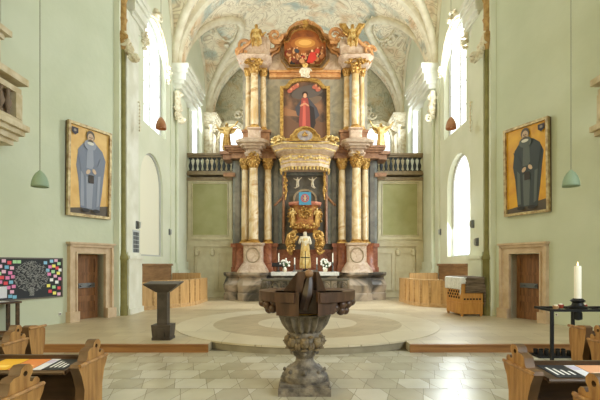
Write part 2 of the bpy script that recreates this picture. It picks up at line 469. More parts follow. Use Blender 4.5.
for bi, (a, b) in enumerate(BAYS):
    for s in (-1, 1):
        bm = nb(); c = (b - a) / 2; pts = []; pw = []
        for i in range(41):
            yl = -c * math.cos(PI * i / 40); h = B2 * math.sqrt(max(0, 1 - (yl / c) ** 2))
            x = A_ * math.sqrt(max(0, 1 - (h / B1) ** 2))
            pts.append((s * (x - .03), yl + (a + b) / 2, ZS + h - .03)); pw.append((s * (A_ - .02), yl * .985 + (a + b) / 2, ZS + h * .98 - .03))
        tube(bm, pts, .16, 10)
        tube(bm, pw, .09, 8)
        make('trim_%d' % k, bm, [M_rib], kind='structure'); k += 1
# painted-in stucco medallions on the vault flanks: raised oval rings with scrolls
for s in (-1, 1):
    for (xx, yy) in ((3.9, 21.05), (3.9, 15.45)):
        bm = nb(); R = Vector((s * xx, yy, vz(xx, yy) - .03)); pts = []
        for i in range(25):
            t = 2 * PI * i / 24; x = xx + .55 * math.cos(t); y = yy + .95 * math.sin(t)
            pts.append((s * x, y, vz(x, y) - .03))
        tube(bm, pts, .06, 6)
        for q in range(26):
            t = rr.random() * 6.28; x = xx + (.62 + .35 * rr.random()) * math.cos(t); y = yy + (1.05 + .3 * rr.random()) * math.sin(t)
            if abs(x) < 5.2: ball(bm, (s * x, y, vz(x, y) - .02), .1 * rr.uniform(.6, 1.2), (1, 1.5, .6), 1)
        make('trim_%d' % k, bm, [M_stucco], kind='structure'); k += 1

# --- piers, pilasters, shafts, entablature blocks on the choir walls
def ent_block(bm, s, x_in, y0, y1, z0, z1):
    """stepped entablature: s side, x_in = inner face at the top."""
    steps = [(.0, .18, .34), (.18, .32, .22), (.32, .62, .12), (.62, .8, .05), (.8, 1, 0)]
    H = z1 - z0
    for a, b, q in steps:
        xi = x_in + q; lo, hi = sorted((s * xi, s * (XW + .02)))
        box(bm, lo, hi, y0 + q * .6, y1 - q * .2, z0 + a * H, z0 + b * H)
for s in (-1, 1):
    # corner pilaster next to the slanted wall
    bm = nb(); sg = lambda a, b: sorted((s * a, s * b))
    def bx(xa, xb, *r): lo, hi = sorted((s * xa, s * xb)); box(bm, lo, hi, *r)
    bx(5.26, 5.36, 12.8, 13.72, PL, 9.2); bx(5.17, 5.36, 12.76, 13.78, PL, 1.8); bx(5.13, 5.36, 12.74, 13.82, 1.8, 1.9); bx(5.2, 5.36, 12.78, 13.76, 1.9, 2.0)
    bx(5.13, 5.36, 12.74, 13.82, PL, .32)
    make('trim_%d' % k, bm, [M_white if s < 0 else M_choir], kind='structure'); k += 1
    # round olive shaft on the corner
    fnn = SW(s); p = fnn(.0, 0, .08)
    bm = nb(); lathe(bm, p.x, p.y, [(.14, PL), (.14, .4), (.12, .45), (.12, 1.75), (.16, 1.8), (.15, 1.86), (.1, 1.95), (.075, 2.1), (.075, 8.0)], 14)
    make('trim_%d' % k, bm, [M_olive], kind='structure'); k += 1
    bm = nb(); lathe(bm, p.x, p.y, [(.075, 7.9), (.13, 8.05), (.16, 8.3), (.1, 8.4), (.1, 8.7), (.13, 8.8), (.1, 8.85), (.1, 9.3), (.14, 9.4), (.12, 9.6), (.12, 12)], 14)
    for q in range(2): spiral(bm, (p.x, p.y - .12, 8.2 + q * .1), .16, 1.3, .045, 'xz', flip=(1, -1)[q])
    make('trim_%d' % k, bm, [mat('ochre gilt', (196, 158, 96), .5, metal=.2, rgb2=(160, 122, 66), scale=8)], kind='structure'); k += 1
    # wall pier between the two bays, base and entablature
    bm = nb()
    bx(5.24, 5.36, 17.7, 19.2, PL, 9.0); bx(5.12, 5.36, 17.55, 19.2, PL, 1.25); bx(5.08, 5.36, 17.5, 19.2, 1.25, 1.4); bx(5.16, 5.36, 17.6, 19.2, 1.4, 1.75)
    bx(5.3, 5.36, 17.2, 17.7, PL, 9.0); bx(5.24, 5.36, 17.1, 17.72, PL, 1.7)
    lathe(bm, s * 5.22, 17.74, [(.1, 1.7), (.07, 1.8), (.07, 8.9)], 10)
    bx(5.27, 5.36, 19.75, 20.2, 5.6, 9.0)
    make('trim_%d' % k, bm, [M_choir], kind='structure'); k += 1
    bm = nb(); ent_block(bm, s, 4.66, 17.35, 20.3, 8.75, 9.7)
    make('trim_%d' % k, bm, [M_white], kind='structure'); k += 1
    bm = nb(); bx(4.98, 5.36, 23.0, 24.5, 5.6, 8.8); ent_block(bm, s, 4.66, 22.9, 24.3, 9.0, 9.65)
    lathe(bm, s * 4.96, 23.0, [(.14, 5.6), (.1, 5.8), (.1, 8.8), (.18, 9.0)], 12)
    make('trim_%d' % k, bm, [M_stucco], kind='structure'); k += 1
    # entablature console by the corner, running back, with a big volute
    bm = nb(); ent_block(bm, s, 4.98, 12.95, 14.1, 9.0, 9.9)
    make('trim_%d' % k, bm, [M_white], kind='structure'); k += 1
    # moulding around the upper window
    bm = nb(); o = [(y, z) for y, z in WIN['up']][2:]
    tube(bm, [(s * (XW - .02), 15.55 + (y - 15.55) * 1.1, 9.15 + (z - 9.15) * 1.1) for y, z in o], .07, 6)
    foliage(bm, (s * (XW - .08), 15.55, 10.5), (.1, .35, .2), 26, .1, rnd=rr)
    for yy in (14.3, 16.8): foliage(bm, (s * (XW - .08), yy, 9.0), (.1, .12, .4), 22, .09, rnd=rr)
    make('trim_%d' % k, bm, [M_stucco], kind='structure'); k += 1
    # back wall: green panel border, wainscot
    bm = nb()
    def fr(x0, x1, z0, z1, w, y0, y1):
        lo, hi = sorted((s * x0, s * x1))
        box(bm, lo, lo + w, y0, y1, z0, z1); box(bm, hi - w, hi, y0, y1, z0, z1); box(bm, lo + w, hi - w, y0, y1, z1 - w, z1); box(bm, lo + w, hi - w, y0, y1, z0, z0 + w)
    fr(5.3, 3.3, 2.75, 5.5, .16, 19.62, 19.7); fr(5.12, 3.48, 2.93, 5.32, .035, 19.60, 19.66)
    bx(5.34, 3.2, 19.56, 19.7, 2.56, 2.66); bx(5.34, 3.2, 19.6, 19.7, 2.44, 2.56); bx(5.34, 3.2, 19.52, 19.7, 2.66, 2.7)
    bx(5.34, 3.2, 19.6, 19.7, PL, .4)
    fr(4.98, 4.12, .45, 2.2, .07, 19.64, 19.7); fr(4.0, 3.3, .45, 2.2, .07, 19.64, 19.7)
    bx(5.34, 5.02, 19.58, 19.7, .4, 2.44)
    for q in (4.9, 4.2): lathe(bm, s * q, 19.66, [(.02, 2.0), (.1, 2.05), (.12, 2.25), (.03, 2.35)], 10)
    make('trim_%d' % k, bm, [M_cream], kind='structure'); k += 1
    bm = nb(); bx(5.14, 3.46, 19.66, 19.7, 2.91, 5.34); make('trim_%d' % k, bm, [M_green], kind='structure'); k += 1

# ================================================================= DOORS (recessed oak doors in sandstone frames)
for s in (-1, 1):
    fnn = SW(s); a, b = DOORS[s]
    oa, ob = (U(111), U(67)) if s < 0 else (U(502), U(549))
    d = thing('door_1' if s < 0 else 'door_2', fnn((a + b) / 2, PL, 0), kind='structure')
    bm = nb()
    def sb(u0, u1, z0, z1, d0, d1, mi=0): prism(bm, [(u0, z0), (u1, z0), (u1, z1), (u0, z1)], fnn, d0, d1, mi)
    sb(oa + .02, a, PL, 1.93, -.3, .06); sb(b, ob - .02, PL, 1.93, -.3, .06); sb(oa + .02, ob - .02, 1.93, 2.13, -.3, .06)
    sb(oa, oa + .07, PL, 2.15, 0, .12); sb(ob - .07, ob, PL, 2.15, 0, .12); sb(oa, ob, 2.1, 2.17, 0, .12); sb(oa - .03, ob + .03, 2.17, 2.22, 0, .16)
    sb(a - .04, a, PL, 1.93, .06, .09); sb(b, b + .04, PL, 1.93, .06, .09); sb(a - .04, b + .04, 1.93, 1.97, .06, .09)
    sb(oa - .04, a + .0, PL, .42, 0, .17); sb(b, ob + .04, PL, .42, 0, .17)
    make('door_frame', bm, [M_sand], d)
    bm = nb(); sb(a, b, PL, 1.93, -.3, -.25)
    W = b - a
    for u0, u1 in ((a, a + .1), (b - .1, b)): sb(u0, u1, PL, 1.93, -.25, -.225)
    for z0, z1 in ((PL, .35), (.62, .78), (1.35, 1.42), (1.8, 1.93)): sb(a + .1, b - .1, z0, z1, -.25, -.225)
    leaf = make('door_leaf', bm, [M_door], d)
    bm = nb(); sb(a + .12 * W, b - .3 * W, 1.0, 1.13, -.225, -.205)
    p = fnn(a + .22 * W, 1.06, -.18); q = fnn(a + .34 * W, 1.06, -.15)
    tube(bm, [fnn(a + .22 * W, 1.06, -.22), p, q], .018); ball(bm, fnn(b - .36 * W, 1.06, -.2), .035)
    make('lock_plate', bm, [M_steel], leaf)

# ================================================================= helper shapes
def capital(bm, x, y, z0, z1, r, mi=0, n=8):
    H = z1 - z0
    lathe(bm, x, y, [(r, z0), (r * 1.18, z0 + .06 * H), (r, z0 + .12 * H), (r * 1.1, z0 + .5 * H), (r * 1.45, z0 + .86 * H)], 14, mi)
    for t in range(2):
        for i in range(n):
            a = 2 * PI * (i + .5 * t) / n; zz = z0 + H * (.32 + .3 * t); q = r * (1.12 + .2 * t)
            c = Vector((x + q * math.cos(a), y + q * math.sin(a), zz))
            ball(bm, c, H * .24, (.35, .6, 1), 1, mi, Matrix.Rotation(a, 4, 'Z') @ Matrix.Rotation(.3, 4, 'Y'))
            ball(bm, c + Vector((.25 * r * math.cos(a), .25 * r * math.sin(a), H * .18)), H * .1, sub=1, mi=mi)
    for i in range(4):
        a = PI / 4 + i * PI / 2
        ball(bm, (x + r * 1.6 * math.cos(a), y + r * 1.6 * math.sin(a), z0 + .8 * H), H * .15, sub=1, mi=mi)
    boxc(bm, x, y, z0 + .88 * H, r * 2.9, r * 2.9, .12 * H, mi)
def column(parent, x, y, z0, z1, r, mats=(M_col, M_gold)):
    H = z1 - z0; ch = min(.52, H * .13)
    bm = nb(); lathe(bm, x, y, [(r, z0 + .14), (r * 1.0, z0 + H * .35), (r * .86, z1 - ch)], 20)
    c = make('column', bm, [mats[0]], parent)
    bm = nb(); boxc(bm, x, y, z0, r * 2.7, r * 2.7, .05); lathe(bm, x, y, [(r * 1.3, z0 + .05), (r * 1.35, z0 + .08), (r * 1.1, z0 + .1), (r * 1.2, z0 + .13), (r, z0 + .16)], 20)
    make('column_base', bm, [mats[1]], c)
    bm = nb(); capital(bm, x, y, z1 - ch, z1, r * .86); make('capital', bm, [mats[1]], c)
def octo(x, y, wx, wy, ch, z):
    """chamfered rectangle facing the nave (front corners cut)."""
    return [(x - wx / 2, y + wy / 2, z), (x - wx / 2, y - wy / 2 + ch, z), (x - wx / 2 + ch, y - wy / 2, z), (x + wx / 2 - ch, y - wy / 2, z), (x + wx / 2, y - wy / 2 + ch, z), (x + wx / 2, y + wy / 2, z)]
def stack_octo(bm, x, y, prof, ch, mi=0):
    """prof: (wx, wy, z) levels joined as loft; back face kept in place."""
    yb = y
    rings = []
    for wx, wy, z in prof:
        pts = octo(x, yb - wy / 2, wx, wy, ch * wx, z); rings.append([bm.verts.new(p) for p in pts])
    fs = []
    for a, b in zip(rings, rings[1:]):
        for i in range(6): fs.append(bm.faces.new((a[i], a[(i + 1) % 6], b[(i + 1) % 6], b[i])))
    fs.append(bm.faces.new(rings[0][::-1])); fs.append(bm.faces.new(rings[-1])); setmi(fs, mi)

def figure(name, base, H, parent=None, pose=None, robe=None, mats=(M_gold, M_gold), wings=None, face=-1, sit=False, **kw):
    """one continuous skinned body; proportions from the standing height H. pose: dict of joint offsets (fractions of H)."""
    J = {'pelvis': (0, 0, .52), 'chest': (0, 0, .72), 'neck': (0, 0, .83), 'head': (0, -.01, .91), 'crown': (0, 0, .965),
         'shl': (-.11, 0, .80), 'ell': (-.15, -.02, .64), 'hal': (-.13, -.10, .52), 'shr': (.11, 0, .80), 'elr': (.15, -.02, .64), 'har': (.13, -.10, .52),
         'hil': (-.055, 0, .50), 'knl': (-.06, -.03, .28), 'fol': (-.06, 0, .04), 'tol': (-.06, -.08, .02), 'hir': (.055, 0, .50), 'knr': (.06, -.03, .28), 'for': (.06, 0, .04), 'tor': (.06, -.08, .02)}
    if sit: J.update({'knl': (-.07, -.22, .48), 'fol': (-.07, -.24, .24), 'tol': (-.07, -.31, .22), 'knr': (.07, -.22, .48), 'for': (.07, -.24, .24), 'tor': (.07, -.31, .22)})
    if pose: J.update(pose)
    Rr = {'pelvis': .085, 'chest': .095, 'neck': .03, 'head': .06, 'crown': .045, 'shl': .045, 'ell': .03, 'hal': .022, 'shr': .045, 'elr': .03, 'har': .022,
          'hil': .06, 'knl': .042, 'fol': .025, 'tol': .02, 'hir': .06, 'knr': .042, 'for': .025, 'tor': .02}
    E = [('pelvis', 'chest'), ('chest', 'neck'), ('neck', 'head'), ('head', 'crown'), ('chest', 'shl'), ('shl', 'ell'), ('ell', 'hal'), ('chest', 'shr'), ('shr', 'elr'), ('elr', 'har'),
         ('pelvis', 'hil'), ('hil', 'knl'), ('knl', 'fol'), ('fol', 'tol'), ('pelvis', 'hir'), ('hir', 'knr'), ('knr', 'for'), ('for', 'tor')]
    keys = list(J); idx = {q: i for i, q in enumerate(keys)}
    base = Vector(base)
    root = parent if parent is not None else None
    T = thing(name, base, **kw) if parent is None else parent
    off = base - ORG[T.name]
    me = bpy.data.meshes.new('body')
    me.from_pydata([tuple(off + Vector((v[0] * H, v[1] * H * -face, v[2] * H))) for v in (J[q] for q in keys)], [(idx[a], idx[b]) for a, b in E], [])
    o = bpy.data.objects.new('body', me); o.parent = T; C.objects.link(o); me.materials.append(mats[0]); ORG[o.name] = ORG[T.name]
    md = o.modifiers.new('skin', 'SKIN'); md.use_smooth_shade = True
    for i, q in enumerate(keys): me.skin_vertices[0].data[i].radius = (Rr[q] * H,) * 2
    me.skin_vertices[0].data[idx['pelvis']].use_root = True
    sd = o.modifiers.new('sub', 'SUBSURF'); sd.levels = 1; sd.render_levels = 1
    if robe:
        bm = nb(); a, b = robe
        prof = [(.13 * H, a * H), (.14 * H, (a + .1) * H), (.115 * H, (a + b) / 2 * H), (.09 * H, (b - .08) * H), (.105 * H, b * H)]
        lathe(bm, base.x, base.y, [(r, base.z + z) for r, z in prof], 20, sy=.75, flute=7, fa=.1)
        make('robe', bm, [mats[1]], T)
    if wings:
        for s in (-1, 1):
            bm = nb(); ex, ez = wings
            pts = [(s * .04, .80), (s * .5 * ex, .80 + ez * 1.05), (s * ex, .80 + ez), (s * ex * .95, .80 + ez * .6), (s * .75 * ex, .80 + ez * .25), (s * .5 * ex, .66), (s * .05, .62)]
            fnw = lambda u, z, d: Vector((base.x + u * H, base.y + .06 * H + d, base.z + z * H))
            prism(bm, pts, fnw, 0, .035 * H)
            for j in range(5):
                t = j / 4; tube(bm, [fnw(s * .05, .72, -.01), fnw(s * ex * (.98 - .35 * t), .80 + ez * (.95 - t * 1.1), -.01)], .012 * H, 5)
            make('wing', bm, [mats[0]], T)
    return T

def painted(name, layers, fn, parent, d0=0.0, step=.002, **kw):
    """flat picture: coloured shapes lying on each other, 2 mm apart."""
    bm = nb(); ms = []; mi = {}
    for i, (m, poly) in enumerate(layers):
        if m.name not in mi: mi[m.name] = len(ms); ms.append(m)
        prism(bm, poly, fn, d0 + i * step, d0 + i * step + .0015, mi[m.name])
    return make(name, bm, ms, parent, **kw)
def ell(cx, cz, a, b, n=14, rot=0):
    return [(cx + a * math.cos(2 * PI * i / n) * math.cos(rot) - b * math.sin(2 * PI * i / n) * math.sin(rot),
             cz + a * math.cos(2 * PI * i / n) * math.sin(rot) + b * math.sin(2 * PI * i / n) * math.cos(rot)) for i in range(n)]
def rect(x0, x1, z0, z1): return [(x0, z0), (x1, z0), (x1, z1), (x0, z1)]

# ================================================================= HIGH ALTAR
AY = 18.08
def ax(px): return (px - 305.5) / 24.0
def az(py): return EYE + (264 - py) / 24.0
alt = thing('altar_retable', (0, AY, PL), 'tall baroque marble high altar with gilded capitals standing against the choir back wall', 'altar')
ZP0, ZP1 = az(272), az(243)
# stone base: one for each side
for s in (-1, 1):
    X = s * 2.60
    bm = nb(); XB = s * 2.42
    prof = [(3.1, 1.5, PL), (3.1, 1.5, .42), (3.0, 1.42, .46), (3.12, 1.46, .62), (3.16, 1.5, .78), (2.98, 1.38, .98), (2.84, 1.3, 1.1), (3.08, 1.44, 1.16), (3.14, 1.5, 1.22), (3.14, 1.5, 1.30)]
    stack_octo(bm, XB, 19.5, [(w * .62 + .1, d - .1, z) for w, d, z in prof], .12)
    stack_octo(bm, XB - s * .25, 19.4, [(w * .36 + .08, d + .32, z) for w, d, z in prof], .2)
    make('plinth', bm, [M_base], alt)
    bm = nb()
    box(bm, *sorted((s * 3.1, s * 1.2)), 18.5, 19.3, ZP0, ZP1 - .15)
    box(bm, *sorted((s * 3.16, s * 1.15)), 18.42, 19.3, ZP1 - .15, ZP1)
    box(bm, *sorted((s * 3.14, s * 1.15)), 18.44, 19.3, ZP0, ZP0 + .2)
    make('pedestal_wall', bm, [M_red], alt)
    bm = nb(); X = s * 2.15
    stack_octo(bm, X, 18.6, [(1.3, .98, ZP0 - .02), (1.2, .92, ZP0 + .1), (.9, .76, ZP0 + .34), (.8, .7, ZP0 + .42), (.8, .7, ZP1 - .14), (.92, .78, ZP1 - .08), (.94, .8, ZP1)], .1)
    pd = make('pedestal', bm, [M_pink], alt)
    bm = nb(); pts = [(X + .27 * math.cos(t * .3141), 17.885, (ZP0 + ZP1) / 2 + .1 + .3 * math.sin(t * .3141)) for t in range(21)]
    tube(bm, pts, .028, 6); make('medallion_ring', bm, [M_rail], pd)
    for dx in (-.56, .56):
        bm = nb(); stack_octo(bm, X + dx, 18.75, [(.5, .55, ZP0), (.44, .5, ZP0 + .25), (.36, .44, ZP0 + .34), (.36, .44, ZP1 - .1), (.44, .5, ZP1)], .05); make('side_pedestal', bm, [M_red], alt)
    # lower columns
    ztop = az(157)
    column(alt, s * 2.15, 18.15, ZP1, ztop, .20)
    column(alt, s * 2.55, 18.5, ZP1, ztop, .16)
    column(alt, s * 1.58, 18.5, ZP1, ztop, .16)
    # entablature: projecting stepped block and wings
    bm = nb(); z0, z1 = ztop, az(145)
    for (t0, t1, e) in ((0, .22, 0), (.22, .5, -.04), (.5, .66, .07), (.66, .82, .16), (.82, 1, .22)):
        a, b = z0 + (z1 - z0) * t0, z0 + (z1 - z0) * t1
        box(bm, *sorted((s * (3.15 + e), s * (1.22 - e * .5))), 18.3 - e, 19.3, a, b)
    make('entablature', bm, [M_brown], alt)
    bm = nb(); X = s * 2.15
    stack_octo(bm, X, 18.4, [(.62, .55, z0), (.62, .55, z0 + .08), (.7, .6, z0 + .081), (.7, .6, z0 + .14), (.58, .52, z0 + .141), (.58, .52, z0 + .28), (.78, .68, z0 + .281), (.8, .7, z0 + .35), (1.0, .85, z0 + .351), (1.02, .86, z0 + .42), (1.28, 1.0, z0 + .45), (1.34, 1.04, z0 + .54), (.8, .8, z0 + .68)], .12)
    blk = make('entablature_block', bm, [M_pink], alt)
    bm = nb(); foliage(bm, (X, 17.84, z0 + .08), (.25, .06, .1), 24, .07, rnd=rr); make('gilded_ornament', bm, [M_gold], blk)
    # gallery-level brown ledge wing
    bm = nb(); box(bm, *sorted((s * 3.5, s * 3.0)), 18.5, 19.3, az(157), az(148)); box(bm, *sorted((s * 3.62, s * 3.0)), 18.4, 19.35, az(152), az(149)); make('cornice_wing', bm, [M_brown], alt)
    bm = nb(); box(bm, *sorted((s * 3.5, s * 3.0)), 18.6, 19.3, az(174), az(170)); make('lower_cornice_wing', bm, [M_brown], alt)
    # upper pedestals
    u0, u1 = az(146), az(128)
    bm = nb(); box(bm, *sorted((s * 2.62, s * 1.5)), 18.35, 19.1, u0, u1 - .1); box(bm, *sorted((s * 2.68, s * 1.45)), 18.3, 19.1, u1 - .1, u1); make('upper_pedestal_wall', bm, [M_brown], alt)
    bm = nb(); stack_octo(bm, s * 2.12, 18.5, [(.66, .6, u0 - .05), (.56, .54, u0 + .1), (.5, .5, u0 + .16), (.5, .5, u1 - .1), (.6, .56, u1 - .05), (.6, .56, u1)], .08); make('upper_pedestal', bm, [M_pink], alt)
    ut = az(65)
    column(alt, s * 2.12, 18.2, u1, ut, .165); column(alt, s * 2.42, 18.5, u1, ut, .12); column(alt, s * 1.78, 18.5, u1, ut, .13)
    # upper entablature with broken pediment
    bm = nb()
    stack_octo(bm, s * 2.12, 18.9, [(1.1, 1.0, ut), (1.1, 1.0, ut + .12), (1.25, 1.1, ut + .18), (1.45, 1.2, ut + .28), (1.4, 1.15, ut + .34)], .15)
    fz = lambda u, z, d: Vector((s * u, d, z))
    prism(bm, [(2.8, ut + .3), (2.75, ut + .5), (2.45, ut + .72), (2.1, ut + 1.02), (1.7, ut + 1.15), (1.45, ut + 1.0), (1.5, ut + .3)], fz, 18.0, 18.9)
    make('broken_pediment', bm, [M_pink], alt)
    bm = nb()
    tube(bm, [(s * 2.78, 17.95, ut + .34), (s * 2.72, 17.95, ut + .55), (s * 2.4, 17.95, ut + .78), (s * 2.08, 17.95, ut + 1.08), (s * 1.7, 17.95, ut + 1.2)], .07, 7)
    spiral(bm, (s * 2.68, 17.95, ut + .52), .24, 1.4, .07, flip=s); spiral(bm, (s * 2.6, 18.4, ut + .95), .28, 1.3, .08, flip=-s)
    spiral(bm, (s * 1.25, 18.2, ut + 1.3), .3, 1.4, .09, flip=s); tube(bm, [(s * 1.5, 18.2, ut + 1.15), (s * 1.3, 18.2, ut + 1.0), (s * 1.05, 18.2, ut + 1.02)], .08)
    foliage(bm, (s * 2.5, 18.2, ut + .3), (.35, .2, .25), 34, .1, rnd=rr)
    foliage(bm, (s * 1.6, 18.2, ut + 1.25), (.3, .15, .15), 20, .08, rnd=rr)
    make('gilded_scroll', bm, [M_orange], alt)
    bm = nb(); foliage(bm, (s * 2.12, 17.85, ut + .02), (.5, .12, .14), 40, .09, rnd=rr); make('gilded_garland', bm, [M_gold], alt)
# marble body
fa_ = lambda u, z, d: Vector((u, d, z))
bm = nb(); prism(bm, [(-3.12, ZP1), (-1.0, ZP1), (-1.0, az(205)), (-.95, az(172)), (.95, az(172)), (1.0, az(205)), (1.0, ZP1), (3.12, ZP1), (3.12, az(157)), (-3.12, az(157))], fa_, 18.75, 19.5)
make('lower_wall', bm, [M_grey], alt)
for s in (-1, 1):
    for x in (1.25, 1.85, 2.9):
        bm = nb(); box(bm, *sorted((s * (x - .1), s * (x + .1))), 18.68, 18.8, ZP1, az(157)); make('pilaster', bm, [M_dark], alt)
bm = nb(); box(bm, -1.3, 1.3, 18.95, 19.45, ZP0, az(160)); make('niche_back', bm, [M_dark], alt)
bm = nb(); box(bm, -1.3, 1.3, 18.8, 19.3, ZP0, az(250)); box(bm, -1.35, 1.35, 18.75, 19.3, az(252), az(249)); make('niche_base', bm, [M_red], alt)
bm = nb(); prism(bm, [(-2.68, az(157)), (2.68, az(157)), (2.68, az(62)), (-2.68, az(62))], fa_, 18.7, 19.3); make('upper_wall', bm, [mat('warm grey marble', (176, 166, 144), .4, rgb2=(142, 138, 124), scale=2.2, dist=1.4)], alt)
bm = nb()
for z, e in ((az(73), .08), (az(70.5), .02), (az(68.5), .14)): box(bm, -1.52, 1.52, 18.55 - e, 19, z, z + .09)
make('upper_beam', bm, [M_orange], alt)
# gable
G = [(1.55, 66), (1.6, 50), (1.5, 47), (1.25, 45), (1.13, 37), (.95, 32), (.75, 30), (.62, 24), (.34, 19), (0, 17)]
out = [(u, az(p)) for u, p in G]; out = out + [(-u, z) for u, z in reversed(out[:-1])]
bm = nb(); prism(bm, out, fa_, 18.5, 19.1); gb = make('gable', bm, [M_pink], alt)
bm = nb()
rim = [(u, 18.45, z) for u, z in out[1:-1]]
tube(bm, rim, .1, 8); tube(bm, [(u * .9, 18.42, z - .12) for u, y, z in rim], .05, 6)
foliage(bm, (0, 18.35, az(17) - .15), (.28, .08, .16), 26, .09, rnd=rr)
for s in (-1, 1): spiral(bm, (s * 1.12, 18.4, az(40)), .22, 1.4, .07, flip=-s)
make('gable_moulding', bm, [M_orange], alt)
bm = nb(); prism(bm, [(.12 * math.cos(t) * (1 + .25 * (i % 2)), az(22) + .17 * math.sin(t) * (1 + .25 * (i % 2))) for i, t in enumerate([PI * 2 * j / 16 for j in range(16)])], fa_, 18.25, 18.35); make('shell_ornament', bm, [M_gold], alt)

def notched(hw, z0, z1, n1, n2, top_arch=0.0, bottom=True):
    """rectangle with stepped corners and an arched crown."""
    p = []
    if bottom: p += [(-hw + n1, z0), (hw - n1, z0), (hw - n1, z0 + .0), (hw, z0 + n2)]
    else: p += [(-hw, z0), (hw, z0)]
    p += [(hw, z1 - n2), (hw - n1 * .6, z1 - n2), (hw - n1, z1 - n2 * .5)]
    for i in range(9):
        a = PI * i / 8; p.append(((hw - n1) * math.cos(a) * .98, z1 - n2 * .4 + top_arch * math.sin(a)))
    p += [(-hw + n1, z1 - n2 * .5), (-hw + n1 * .6, z1 - n2), (-hw, z1 - n2)]
    if bottom: p += [(-hw, z0 + n2)]
    return p
def frame_of(bm, p, wd, d0, d1):
    us = [q[0] for q in p]; zs = [q[1] for q in p]; cz = (min(zs) + max(zs)) / 2; hw = max(us); hh = (max(zs) - min(zs)) / 2
    prism(bm, [(u * (hw + wd) / hw, cz + (z - cz) * (hh + wd) / hh) for u, z in p], fa_, d0, d1, holes=[p])
# upper painting: glory above a crowd
fp = lambda u, z, d: Vector((u, 18.38 - d, z))
p1 = notched(.88, az(63), az(31), .26, .34, .34)
bm = nb(); frame_of(bm, p1, .15, 18.2, 18.5); f1 = make('painting_frame', bm, [M_gold], alt)
brown = flat((96, 48, 26)); L_ = [(mat('umber sky', (120, 62, 28), .5, rgb2=(172, 96, 40), scale=3), p1)]
L_ += [(flat((166, 98, 42)), ell(0, az(40), .62, .3)), (flat((200, 136, 62)), ell(0, az(39.5), .44, .2)), (flat((226, 170, 90)), ell(0, az(39), .28, .12))]
r2 = random.Random(5)
pal = [(120, 60, 34), (74, 50, 42), (176, 110, 62), (158, 44, 34), (60, 62, 66), (200, 140, 90), (96, 40, 26), (190, 66, 44)]
for i in range(38):
    u = r2.uniform(-.74, .74); z = az(58) + r2.uniform(-.12, .42) * (1 if abs(u) > .3 else .6)
    L_.append((flat(pal[r2.randrange(8)]), ell(u, z, r2.uniform(.05, .12), r2.uniform(.05, .16), 8, r2.uniform(-.8, .8))))
    L_.append((flat((214, 160, 110)), ell(u + .02, z + .13, .032, .038, 8)))
L_.append((flat((196, 52, 38)), [(.08, az(60)), (.3, az(61)), (.5, az(56)), (.42, az(50)), (.26, az(49)), (.14, az(54))])); L_.append((flat((224, 176, 130)), ell(.3, az(48.5), .045, .055)))
painted('canvas', L_, fp, f1, step=.0012)
# main painting: standing figure in red
p2 = notched(.92, az(136), az(79), .3, .26, .16, False)
bm = nb(); frame_of(bm, p2, .14, 18.4, 18.62); f2 = make('painting_frame', bm, [M_gold], alt)
fp2 = lambda u, z, d: Vector((u, 18.52 - d, z))
L_ = [(mat('dusky landscape', (62, 50, 44), .5, rgb2=(140, 98, 70), scale=1.8), p2)]
L_ += [(flat((110, 76, 54)), [(-.9, az(136)), (.9, az(136)), (.9, az(120)), (.4, az(117)), (-.2, az(122)), (-.9, az(112))]), (flat((150, 104, 72)), [(-.88, az(112)), (-.2, az(113)), (-.3, az(108)), (-.88, az(104))]),
       (flat((92, 80, 72)), ell(.1, az(88), .7, .28, rot=.2)), (flat((112, 90, 72)), ell(.35, az(97), .4, .15, rot=.4)),
       (flat((70, 66, 70)), [(-.42, az(104)), (-.1, az(94)), (.12, az(93)), (.5, az(104)), (.62, az(112)), (.36, az(118)), (-.34, az(112))]),
       (flat((48, 36, 34)), [(.1, az(100)), (.38, az(104)), (.46, az(120)), (.3, az(130)), (.12, az(128))]),
       (flat((150, 66, 56)), [(-.14, az(94)), (.12, az(94)), (.2, az(106)), (.24, az(128)), (.1, az(133)), (-.22, az(131)), (-.26, az(118)), (-.2, az(104))]),
       (flat((196, 92, 76)), [(-.08, az(97)), (.02, az(97)), (.04, az(128)), (-.12, az(127))]),
       (flat((206, 150, 112)), ell(0, az(91.5), .085, .11)), (flat((58, 36, 26)), ell(0, az(90), .12, .11)), (flat((212, 158, 120)), ell(0, az(91.5), .07, .09)),
       (flat((200, 140, 104)), ell(-.1, az(101), .14, .045, rot=.5)), (flat((200, 140, 104)), ell(.08, az(101), .12, .04, rot=-.6))]
for cx_, cz_ in ((-.5, 84), (-.36, 82), (.42, 83), (.56, 85.5), (-.64, 87)):
    L_ += [(flat((176, 92, 70)), ell(cx_, az(cz_), .12, .09, rot=.4)), (flat((206, 140, 100)), ell(cx_ + .05, az(cz_) + .07, .05, .055))]
painted('canvas', L_, fp2, f2)
# crowned cartouche between the two pictures
bm = nb(); prism(bm, [(0, az(76.5)), (.16, az(74)), (.22, az(70)), (.16, az(67.5)), (.0, az(66.5)), (-.16, az(67.5)), (-.22, az(70)), (-.16, az(74))], fa_, 18.14, 18.22)
for s in (-1, 1): spiral(bm, (s * .15, 18.14, az(70.5)), .12, 1.2, .03, flip=s); spiral(bm, (s * .1, 18.14, az(75)), .09, 1.1, .03, flip=-s)
make('cartouche', bm, [M_marfig], alt)
bm = nb(); lathe(bm, 0, 18.18, [(.09, az(67)), (.12, az(65.5)), (.14, az(63.5)), (.07, az(62.8)), (.02, az(61.5))], 10); make('cartouche_crown', bm, [M_gold], alt)

